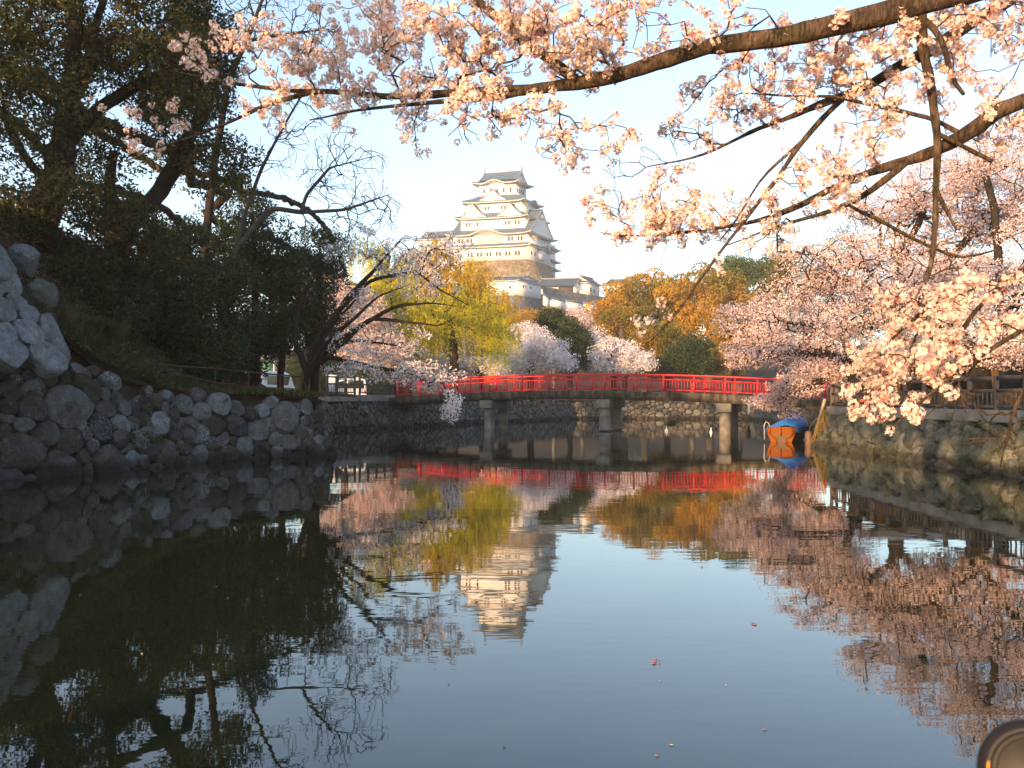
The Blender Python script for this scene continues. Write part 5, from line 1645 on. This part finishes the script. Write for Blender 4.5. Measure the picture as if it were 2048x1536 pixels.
# moss and weeds growing from the joints of the walls
for key, nn, u0 in (("right", 70, 0.0), ("left", 60, 0.55)):
    f, t = WALLS[key]
    mb = MB()
    for _ in range(nn):
        u = rng.uniform(u0, 1 if key == "left" else 0.62); v = rng.uniform(0.15, 0.98)
        a = path_eval(f, path_len(f) * u); b = path_eval(t, path_len(t) * u)
        p = a + (b - a) * v
        o_ = np.array([-0.16, 0.0, 0.02]) if key == "right" else np.array([0.14, -0.1, 0.02])
        leaves(mb, [p + o_], 60, rng.uniform(0.08, 0.22), 0.045, rng, 0.6, flat=1.2)
    struct(mb.build("moss", M['moss']), "stuff", "moss and small weeds in the joints of the %s wall" % key)
f, t = WALLS["rside"]
mb = MB(); r = []
for _ in range(240):
    u, v = rng.uniform(0.62, 1.0) if rng.random() < 0.8 else rng.uniform(0.2, 1), rng.uniform(0.3, 1.0)
    a = path_eval(f, path_len(f) * u); b = path_eval(t, path_len(t) * u)
    r.append(a + (b - a) * v + np.array([-0.14, -0.14, 0]))
blades(mb, r, 9, 0.55, 0.012, rng, 0.35, down=True, out=(-0.25, -0.2, 0))
struct(mb.build("dry_grass", M['straw']), "stuff", "sunlit dry grass hanging over the corner of the right wall")

# ------------------------------------------------------------------ moored boat, tarpaulin, float
M['boat_wood'] = plain("varnished_boat_wood", (0.14, 0.040, 0.006), (0.22, 0.07, 0.010), 5.0, 0.8, 0.1, 0.2, 0.005)
M['boat_dark'] = plain("dark_boat_wood", (0.05, 0.028, 0.015), (0.10, 0.05, 0.025), 4.0, 0.6, 0.3)
M['tarp'] = plain("blue_tarpaulin", (0.012, 0.14, 0.50), (0.02, 0.2, 0.62), 3.0, 0.5, 0.4, 0.4, 0.03)
bc = np.array([12.02, 42.4, 0.0]); hd = nrm(np.array([0.43, 0.90, 0])); sd = np.array([hd[1], -hd[0], 0.0])
bpnt = lambda a, s, z: bc + hd * a + sd * s + np.array([0, 0, z])
boat = thing("rowing_boat", "wooden rowing boat moored stern first by the right wall under a blue sheet", "boat", bc)
mb = MB()
st = [(0.0, 0.60, 0.62, 0.42), (0.8, 0.80, 0.60, 0.5), (2.0, 0.88, 0.58, 0.5), (3.2, 0.7, 0.62, 0.36), (4.1, 0.3, 0.74, 0.14), (4.6, 0.04, 0.85, 0.02)]
rows = []
for a, w, h, fl in st:
    rows.append([bpnt(a, s, z) for s, z in ((-w, h), (-w * 0.95, h * 0.5), (-fl, -0.12), (0, -0.16), (fl, -0.12), (w * 0.95, h * 0.5), (w, h))])
mb.grid(np.array(rows), flip=False)
inner = [[bpnt(a, s, z) for s, z in ((-w + .03, h), (-w * 0.95 + .04, h * 0.5), (-fl, -0.06), (0, -0.08), (fl, -0.06), (w * 0.95 - .04, h * 0.5), (w - .03, h))] for a, w, h, fl in st]
mb.grid(np.array(inner), flip=True)
mb.build("hull", M['boat_dark'], boat)
mb = MB()
T = [(-0.60, 0.60), (-0.44, 0.68), (0.44, 0.68), (0.60, 0.60), (0.60, 0.36), (0.40, -0.1), (-0.40, -0.1), (-0.60, 0.36)]
A = [bpnt(-0.03, s, z) for s, z in T]; B = [bpnt(0.05, s, z) for s, z in T]
mb.poly(A[::-1]); mb.grid(np.array([A + A[:1], B + B[:1]])); mb.poly(B)
tr_o = mb.build("transom", M['boat_wood'], boat)
mb = MB()
Rc = [(-0.42, 0.40), (-0.3, 0.335), (-0.15, 0.30), (0, 0.29), (0.15, 0.30), (0.3, 0.335), (0.42, 0.40), (0.30, 0.22), (0.17, 0.10), (0.17, -0.08), (-0.17, -0.08), (-0.17, 0.10), (-0.30, 0.22)]
mb.poly([bpnt(-0.036, s, z) for s, z in Rc][::-1]); mb.build("recess_shade", M['boat_dark'], tr_o)  # flat dark patch on the transom; the shade of a recess put into colour
mb = MB(); mb.bar(bpnt(-0.05, 0, 0.27), bpnt(-0.05, 0, 0.69), 0.045, 0.04); mb.build("stern_post", M['boat_dark'], boat)
for s in (-1, 1):
    mb = MB()
    for (s0, z0), (s1, z1) in (((0.50, 0.60), (0.50, 0.34)), ((0.50, 0.36), (0.24, 0.15)), ((0.23, 0.17), (0.22, -0.06))):
        mb.bar(bpnt(-0.07, s * s0, z0), bpnt(-0.07, s * s1, z1), 0.06, 0.085)
    mb.build("bracket", M['boat_wood'], tr_o)
for s in (-1, 1):
    mb = MB()
    for (a0, w0, h0, _), (a1, w1, h1, _) in zip(st[:-1], st[1:]):
        mb.bar(bpnt(a0, s * w0, h0 + 0.02), bpnt(a1, s * w1, h1 + 0.02), 0.07, 0.05)
    mb.build("gunwale", M['boat_wood'], boat)
mb = MB(); G = []
for i, a in enumerate(np.linspace(-0.02, 4.2, 22)):
    w = np.interp(a, [q[0] for q in st], [q[1] for q in st]) + 0.07
    h = np.interp(a, [q[0] for q in st], [q[2] for q in st])
    pk = np.interp(a, [0, 0.5, 1.3, 2.2, 3.4, 4.2], [0.08, 0.34, 0.68, 0.6, 0.3, 0.06])
    G.append([bpnt(a, s * w, h + (0.06 + pk * max(0.0, 1 - abs(s - 0.3) / 1.2) ** 1.3 if abs(s) < 0.97 else -0.17 - 0.06 * math.sin(a * 5)) + 0.015 * math.sin(a * 9 + s * 6)) for s in np.linspace(-1, 1, 15)])
mb.grid(np.array(G))
tp = mb.build("tarpaulin", M['tarp'])
tag(tp, "bright blue tarpaulin draped over the moored wooden boat", "tarpaulin")
md = tp.modifiers.new("thickness", 'SOLIDIFY'); md.thickness = 0.012
mb = MB(); mb.tube([bpnt(-0.1, -0.72, 0.1), bpnt(-0.1, -0.74, 0.75), bpnt(-0.1, -0.66, 0.9), bpnt(-0.05, -0.55, 0.85), bpnt(0.0, -0.5, 0.66)], 0.018, 6)
mb.build("mooring_hook", plain("pale_steel", (0.45, 0.43, 0.4), (0.55, 0.53, 0.5), 5, 0.4, 0.5), boat)
M['pink'] = plain("faded_pink_float", (0.09, 0.05, 0.042), (0.14, 0.085, 0.07), 4.0, 0.6, 0.3)
c = P(1617, 872, 40.6)
ff = thing("mooring_float", "faded pink cylinder float hanging between the boat and the right wall", "float", (c[0], c[1], 0))
mb = MB(); mb.lathe((c[0], c[1], 0), [(0.0, -0.12), (0.13, -0.08), (0.155, 0.05), (0.155, 0.44), (0.12, 0.54), (0.0, 0.57)], 18); mb.build("float_body", M['pink'], ff, smooth=True)
mb = MB(); mb.tube([(c[0], c[1], 0.55), (c[0] + 0.1, c[1] - 0.2, 0.9), (12.9, 38.9, 1.5)], 0.014, 6); mb.build("rope", M['straw'], ff)
mb = MB(); mb.bar(P(1630, 866, 39.6), P(1650, 798, 38.9), 0.09, 0.11)
tag(mb.build("wooden_plank", plain("grey_plank", (0.2, 0.16, 0.12), (0.32, 0.27, 0.2), 6)), "grey plank leaning against the corner of the right wall above the boat", "plank")

# ------------------------------------------------------------------ behind the left fence: van, car, board, shed, netting
M['white_paint'] = plain("white_car_paint", (0.62, 0.64, 0.68), (0.68, 0.70, 0.73), 0.6, 0.25, 0.5)
M['glass_dark'] = plain("dark_car_glass", (0.012, 0.014, 0.018), (0.02, 0.024, 0.03), 1.0, 0.08, 0.6)
M['rubber'] = plain("black_rubber", (0.012, 0.012, 0.012), (0.025, 0.025, 0.025), 5.0, 0.8, 0.2)
M['lamp_red'] = plain("red_tail_lamp", (0.35, 0.01, 0.01), (0.45, 0.02, 0.02), 2.0, 0.25, 0.5)
def van(name, label, cat, c, w, l, h, rz, group):
    o = thing(name, label, cat, c, group)
    ca, sa = math.cos(rz), math.sin(rz)
    W = lambda x, y, z: np.array([c[0] + x * ca - y * sa, c[1] + x * sa + y * ca, c[2] + z])
    sec = [(-.5, .16), (-.5, .55), (-.46, .9), (-.40, .985), (-.2, 1.0), (.2, 1.0), (.40, .985), (.46, .9), (.5, .55), (.5, .16)]
    mb = MB()
    rows = []
    for y, sx, sz in ((-.5, .93, .96), (-.47, 1, 1), (.2, 1, 1), (.33, .97, .93), (.44, .95, .56), (.5, .88, .48)):
        rows.append([W(a * w * sx, y * l, .16 * h + (b - .16) * h * sz) for a, b in sec])
    mb.grid(np.array(rows)); mb.poly(rows[0][::-1]); mb.poly(rows[-1])
    mb.build("body", M['white_paint'], o, smooth=False, bevel=0.03)
    g = MB(); g.poly([W(a * w, -.5 * l - .006, b * h) for a, b in ((-.38, .56), (.38, .56), (.34, .88), (-.34, .88))]); g.build("rear_window", M['glass_dark'], o)
    for s in (-1, 1):
        g = MB(); g.box(W(s * .41 * w, -.5 * l - .012, .42 * h), (.1, .03, .26), rz); g.build("tail_lamp", M['lamp_red'], o)
        g = MB(); g.poly([W(s * (.5 * w + .004), y * l, z * h) for y, z in ((-.42, .58), (.2, .58), (.26, .84), (-.42, .86))]); g.build("side_window", M['glass_dark'], o)
        for y in (-.32, .32):
            t = MB(); t.tube([W(s * .5 * w, y * l, .14 * h), W(s * .40 * w, y * l, .14 * h)], 0.31, 18); t.build("wheel", M['rubber'], o)
    b = MB(); b.box(W(0, -.5 * l - .03, .22 * h), (w * .96, .1, .2), rz); b.build("bumper", M['white_paint'], o)
    return o
q = P(539, 805, 62); q[2] = float(gz(q[0], q[1])) + 0.02
van("parked_van", "white van parked behind the pipe railing left of the many-stemmed cherry", "van", q, 1.75, 4.4, 2.15, -0.25, "white vehicles parked on the left bank")
q = P(702, 805, 74); q[2] = float(gz(q[0], q[1])) + 0.02
van("parked_van", "white van parked behind the dark fence near the left end of the bridge", "van", q, 1.7, 4.0, 1.95, 0.35, "white vehicles parked on the left bank")
M['board'] = plain("white_board", (0.55, 0.57, 0.62), (0.62, 0.64, 0.68), 1.0, 0.6, 0.3)
q = P(666, 790, 62.6); q[2] = float(gz(q[0], q[1]))
bo = thing("notice_board", "blank white board standing behind the gap of the dark fence", "board", q)
mb = MB(); mb.box(q + [0, 0, 1.1], (0.55, 0.05, 1.5)); mb.build("panel", M['board'], bo)
for s in (-1, 1):
    mb = MB(); mb.box(q + [s * 0.25, 0.06, 0.55], (0.06, 0.06, 1.2)); mb.build("leg", M['fence'], bo)
M['slate'] = plain("grey_slate_roof", (0.10, 0.10, 0.11), (0.17, 0.17, 0.18), 2.0, 0.7, 0.3)
M['wall_tan'] = plain("tan_wall", (0.035, 0.03, 0.024), (0.06, 0.05, 0.04), 0.8, 0.85, 0.2)
q = P(765, 800, 92); q[2] = float(gz(q[0], q[1]))
sh = thing("shed", "small shed with a grey roof behind the blossom left of the willow trunk", "shed", q)
mb = MB(); mb.box(q + [0, 1.5, 1.6], (5.2, 4.0, 3.2)); mb.build("wall", M['wall_tan'], sh)
mb = MB()
rf = [(-3.6, -1.1, 3.1), (3.6, -1.1, 3.1), (3.3, 1.5, 5.0), (-3.3, 1.5, 5.0), (-3.6, 4.1, 3.1), (3.6, 4.1, 3.1)]
rf = [q + np.array(p) for p in rf]
mb.add(rf, [[0, 1, 2, 3], [3, 2, 5, 4]], [[0, 3, 4], [1, 5, 2]]); mb.build("roof", M['slate'], sh)
mb = MB(); mb.box(q + [0.5, -0.52, 1.1], (1.0, 0.04, 2.1)); mb.build("door", M['brown_wood'], sh)
M['net'] = plain("green_netting", (0.05, 0.16, 0.10), (0.10, 0.26, 0.17), 6.0, 0.7, 0.2)
q = P(440, 760, 66); q[2] = float(gz(q[0], q[1]))
nf = thing("netting_fence", "green netting fence glimpsed between the trunks of the left bank", "fence", q)
for k in range(6):
    mb = MB(); mb.box(q + [-3.75 + k * 1.5, 0, 1.7], (0.07, 0.07, 3.4)); mb.build("post", M['board'], nf)
for k in range(5):
    mb = MB(); mb.box(q + [-3.0 + k * 1.5, 0.03, 1.6], (1.42, 0.02, 2.8)); mb.build("panel", M['net'], nf)
for z in (0.9, 2.0, 3.1):
    mb = MB(); mb.box(q + [0, -0.045, z], (7.6, 0.03, 0.08)); mb.build("rail", M['board'], nf)

# ------------------------------------------------------------------ low tea house behind the right fence
M['beige'] = plain("beige_fascia", (0.24, 0.19, 0.13), (0.3, 0.245, 0.175), 1.0, 0.8, 0.2)
M['blue_roof'] = plain("pale_sheet_roof", (0.2, 0.215, 0.24), (0.26, 0.275, 0.3), 0.8, 0.5, 0.4)
M['amber'] = plain("amber_boards", (0.10, 0.055, 0.022), (0.15, 0.085, 0.035), 3.0, 0.7, 0.2)
q = np.array([21.5, 40.5, 0.0]); q[2] = float(gz(q[0], q[1]))
th = thing("tea_house", "long low tea house with a pale roof behind the right fence", "building", q)
mb = MB(); mb.box(q + [0, 1.5, 1.0], (11.0, 3.0, 2.0)); mb.build("wall", M['amber'], th)
mb = MB(); mb.hexa([q + np.array(p) for p in ((-6.2, -0.7, 2.18), (6.2, -0.7, 2.18), (6.2, 3.6, 2.3), (-6.2, 3.6, 2.3))], [q + np.array(p) for p in ((-6.2, -0.7, 2.24), (6.2, -0.7, 2.24), (6.0, 1.6, 2.75), (-6.0, 1.6, 2.75))]); mb.build("roof", M['blue_roof'], th)
mb = MB(); mb.box(q + [0, -0.72, 2.02], (12.4, 0.05, 0.38)); mb.build("fascia", M['beige'], th)
for k in range(7):
    mb = MB(); mb.box(q + [-5.7 + k * 1.9, -0.6, 0.92], (0.11, 0.11, 1.84)); mb.build("post", M['brown_wood'], th)
for k in range(5):
    mb = MB(); mb.box(q + [-4.3 + k * 2.1, -0.02, 1.2], (1.3, 0.06, 1.0)); mb.build("window", M['glass_dark'], th)

# ------------------------------------------------------------------ on the water
M['white_float'] = plain("white_plastic", (0.6, 0.62, 0.64), (0.68, 0.7, 0.72), 3.0, 0.4, 0.4)
for i, (px, py, r, lab) in enumerate([(1333, 862, 0.12, "white float on the water between the middle and right bridge piers"), (1422, 865, 0.085, "small white float beside the right bridge pier")]):
    c = PW(px, py)
    o = thing("water_float", lab, "float", c, "floats on the moat")
    mb = MB(); mb.lathe((c[0], c[1], 0), [(0, -0.1), (r * .7, -0.06), (r, 0.02), (r * .75, 0.1), (r * .3, 0.17), (0, 0.19)], 16); mb.build("float_body", M['white_float'], o, smooth=True)
    mb = MB(); mb.lathe((c[0], c[1], 0.18), [(0.025, 0), (0.025, 0.09), (0, 0.1)], 8); mb.build("ring", M['white_float'], o, smooth=True)
mb = MB(); a, b = PW(1336, 862), PW(1420, 865); mb.tube([a + [0, 0, .03], (a + b) / 2 + [0, 0, 0.005], b + [0, 0, .03]], 0.005, 6)
tag(mb.build("float_rope", M['pier']), "thin pale rope stretched between two floats on the moat", "rope")
c = PW(1341, 847)
mb = MB(); leaves(mb, [c + [0, 0, 0.08]], 160, 0.55, 0.16, rng, 0.6, flat=0.25); blades(mb, [c] * 6, 8, 0.35, 0.012, rng, 0.5)
tag(mb.build("water_plant", M['moss']), "small green water plant beyond the white floats under the bridge", "plant")
M['leaf_red'] = plain("fallen_red_leaf", (0.30, 0.09, 0.05), (0.42, 0.15, 0.08), 20, 0.6, 0.3)
M['leaf_tan'] = plain("fallen_tan_leaf", (0.36, 0.28, 0.14), (0.46, 0.38, 0.22), 20, 0.6, 0.3)
fl = [(1315, 1325, 0.075, 'leaf_red', "largest reddish leaf cluster floating in the middle of the open water"), (1312, 1510, 0.035, 'leaf_red', "curled reddish leaf floating at the bottom edge right of centre"), (1522, 1461, 0.03, 'leaf_red', "small red leaf floating near the lower reflected blossom"), (1508, 1249, 0.07, 'leaf_red', "long thin reddish twig leaf floating beside the reflected cherries"),
      (905, 1368, 0.03, 'leaf_red', "red leaf floating below the reflected castle roof"), (1018, 1495, 0.03, 'leaf_red', "red leaf floating at the bottom edge left of centre"), (270, 1310, 0.05, 'leaf_tan', "pale tan leaf floating in the dark reflection on the left"), (455, 1197, 0.04, 'leaf_red', "brown leaf floating in the dark reflection below the bush"), (160, 1192, 0.045, 'leaf_red', "orange brown leaf floating below the left stones"),
      (1460, 1376, 0.035, 'leaf_tan', "pale green willow leaf floating right of the large leaf cluster"), (1357, 1493, 0.035, 'leaf_tan', "pale narrow leaf floating at the bottom beside a curled leaf"), (1322, 1363, 0.022, 'leaf_red', "tiny red leaf floating just below the largest leaf cluster"), (50, 1270, 0.04, 'leaf_red', "brown leaf floating at the far left edge")]
for px, py, s_, mt, lab in fl:
    big = s_ > 0.06
    s_ *= 0.42
    c = PW(px, py)
    mb = MB()
    for k in range(3 if big else 1):
        a = rng.uniform(0, 6.28)
        u = np.array([math.cos(a), math.sin(a) * 0.7, 0]); v = np.array([-u[1], u[0], 0])
        z = np.array([0, 0, 1.0])
        p = c + rng.normal(0, 0.02, 3) * [1, 1, 0] + z * 0.004
        mb.add([p - u * s_, p - u * s_ * .3 + v * s_ * .42 + z * s_ * .2, p + u * s_ * .5 + v * s_ * .3 + z * s_ * .12, p + u * s_ + z * s_ * .3, p + u * s_ * .5 - v * s_ * .3 + z * s_ * .15, p - u * s_ * .3 - v * s_ * .42 + z * s_ * .25, p + z * 0.004], [[6, 1, 0], [6, 2, 1], [6, 3, 2], [6, 4, 3], [6, 5, 4], [6, 0, 5]])
    o = mb.build("floating_leaf", M[mt])
    sl = o.modifiers.new("thickness", 'SOLIDIFY'); sl.thickness = 0.002
    tag(o, lab, "leaf", "leaves floating on the moat")

# ------------------------------------------------------------------ another viewer's lens on a stand, at the lower right corner
M['lens_black'] = plain("matt_black_metal", (0.005, 0.005, 0.006), (0.009, 0.009, 0.01), 30, 0.5, 0.3)
M['lens_grey'] = plain("dark_grey_ring", (0.009, 0.009, 0.011), (0.014, 0.013, 0.016), 30, 0.5, 0.3)
M['gold'] = plain("gold_band", (0.22, 0.11, 0.02), (0.30, 0.16, 0.03), 30, 0.4, 0.5, metal=0.6)
lc = P(2071, 1548, 0.62)
ln = thing("camera_lens", "dark lens barrel with a thin gold band cut off by the lower right corner", "lens", lc)
ax = nrm(np.array([-0.48, -1.0, 0.36]))
lu = nrm(np.cross(ax, [0, 0, 1.0])); lv = np.cross(lu, ax)
def ringmesh(prof, k=48):
    a = np.linspace(0, 2 * math.pi, k + 1)
    return np.array([[lc + ax * z + (lu * math.cos(t) + lv * math.sin(t)) * r for t in a] for r, z in prof])
R0 = 0.034
mb = MB(); mb.grid(ringmesh([(R0 * .97, -0.045), (R0 * 1.02, -0.012), (R0, 0.0), (R0 * .84, 0.004)])); mb.build("barrel", M['lens_grey'], ln, smooth=False)
mb = MB(); mb.grid(ringmesh([(R0 * .84, 0.0035), (R0 * .81, 0.004), (R0 * .78, 0.0035)])); mb.build("inner_ring", M['lens_black'], ln, smooth=True)
mb = MB(); G_ = ringmesh([(R0 * .845, 0.0045), (R0 * .815, 0.0062), (R0 * .785, 0.0045)]); k0 = int(np.argmin(np.linalg.norm(G_[1] - (lc + np.array([-R0 * .7, 0, -R0 * .25])), axis=1))); mb.grid(np.roll(G_[:, :-1], 5 - k0, axis=1)[:, :11]); mb.build("gold_mark", M['gold'], ln, smooth=True)
mb = MB(); mb.grid(ringmesh([(R0 * .78, 0.003), (R0 * .70, 0.009), (R0 * .66, 0.002)])); mb.build("black_ring", M['lens_black'], ln, smooth=True)
mb = MB(); mb.grid(ringmesh([(R0 * .66, 0.0015), (R0 * .4, 0.004), (0.0005, 0.0055)])); mb.build("front_glass", plain("lens_glass", (0.007, 0.006, 0.006), (0.012, 0.010, 0.010), 20, 0.5, 0.25), ln, smooth=True)
e = lc - ax * 0.03
mb = MB(); mb.tube([e - [0, 0, 0.03], (e[0], e[1], 0.35)], 0.014, 10); mb.build("stand", M['lens_black'], ln)

# ------------------------------------------------------------------ hazy evening air
hz = MB()
hz.hexa([(-400, -40, -2.5), (400, -40, -2.5), (400, 520, -2.5), (-400, 520, -2.5)], [(-400, -40, 110), (400, -40, 110), (400, 520, 110), (-400, 520, 110)])
hm = bpy.data.materials.new("haze"); hm.use_nodes = True
hn = hm.node_tree; hn.nodes.remove(hn.nodes["Principled BSDF"])
pv = hn.nodes.new("ShaderNodeVolumePrincipled")
pv.inputs["Color"].default_value = (0.93, 0.95, 1.0, 1); pv.inputs["Density"].default_value = 0.00035; pv.inputs["Anisotropy"].default_value = 0.0
hn.links.new(pv.outputs[0], hn.nodes["Material Output"].inputs["Volume"])
struct(hz.build("haze", hm), "stuff", "thin evening haze over the moat and the castle hill")
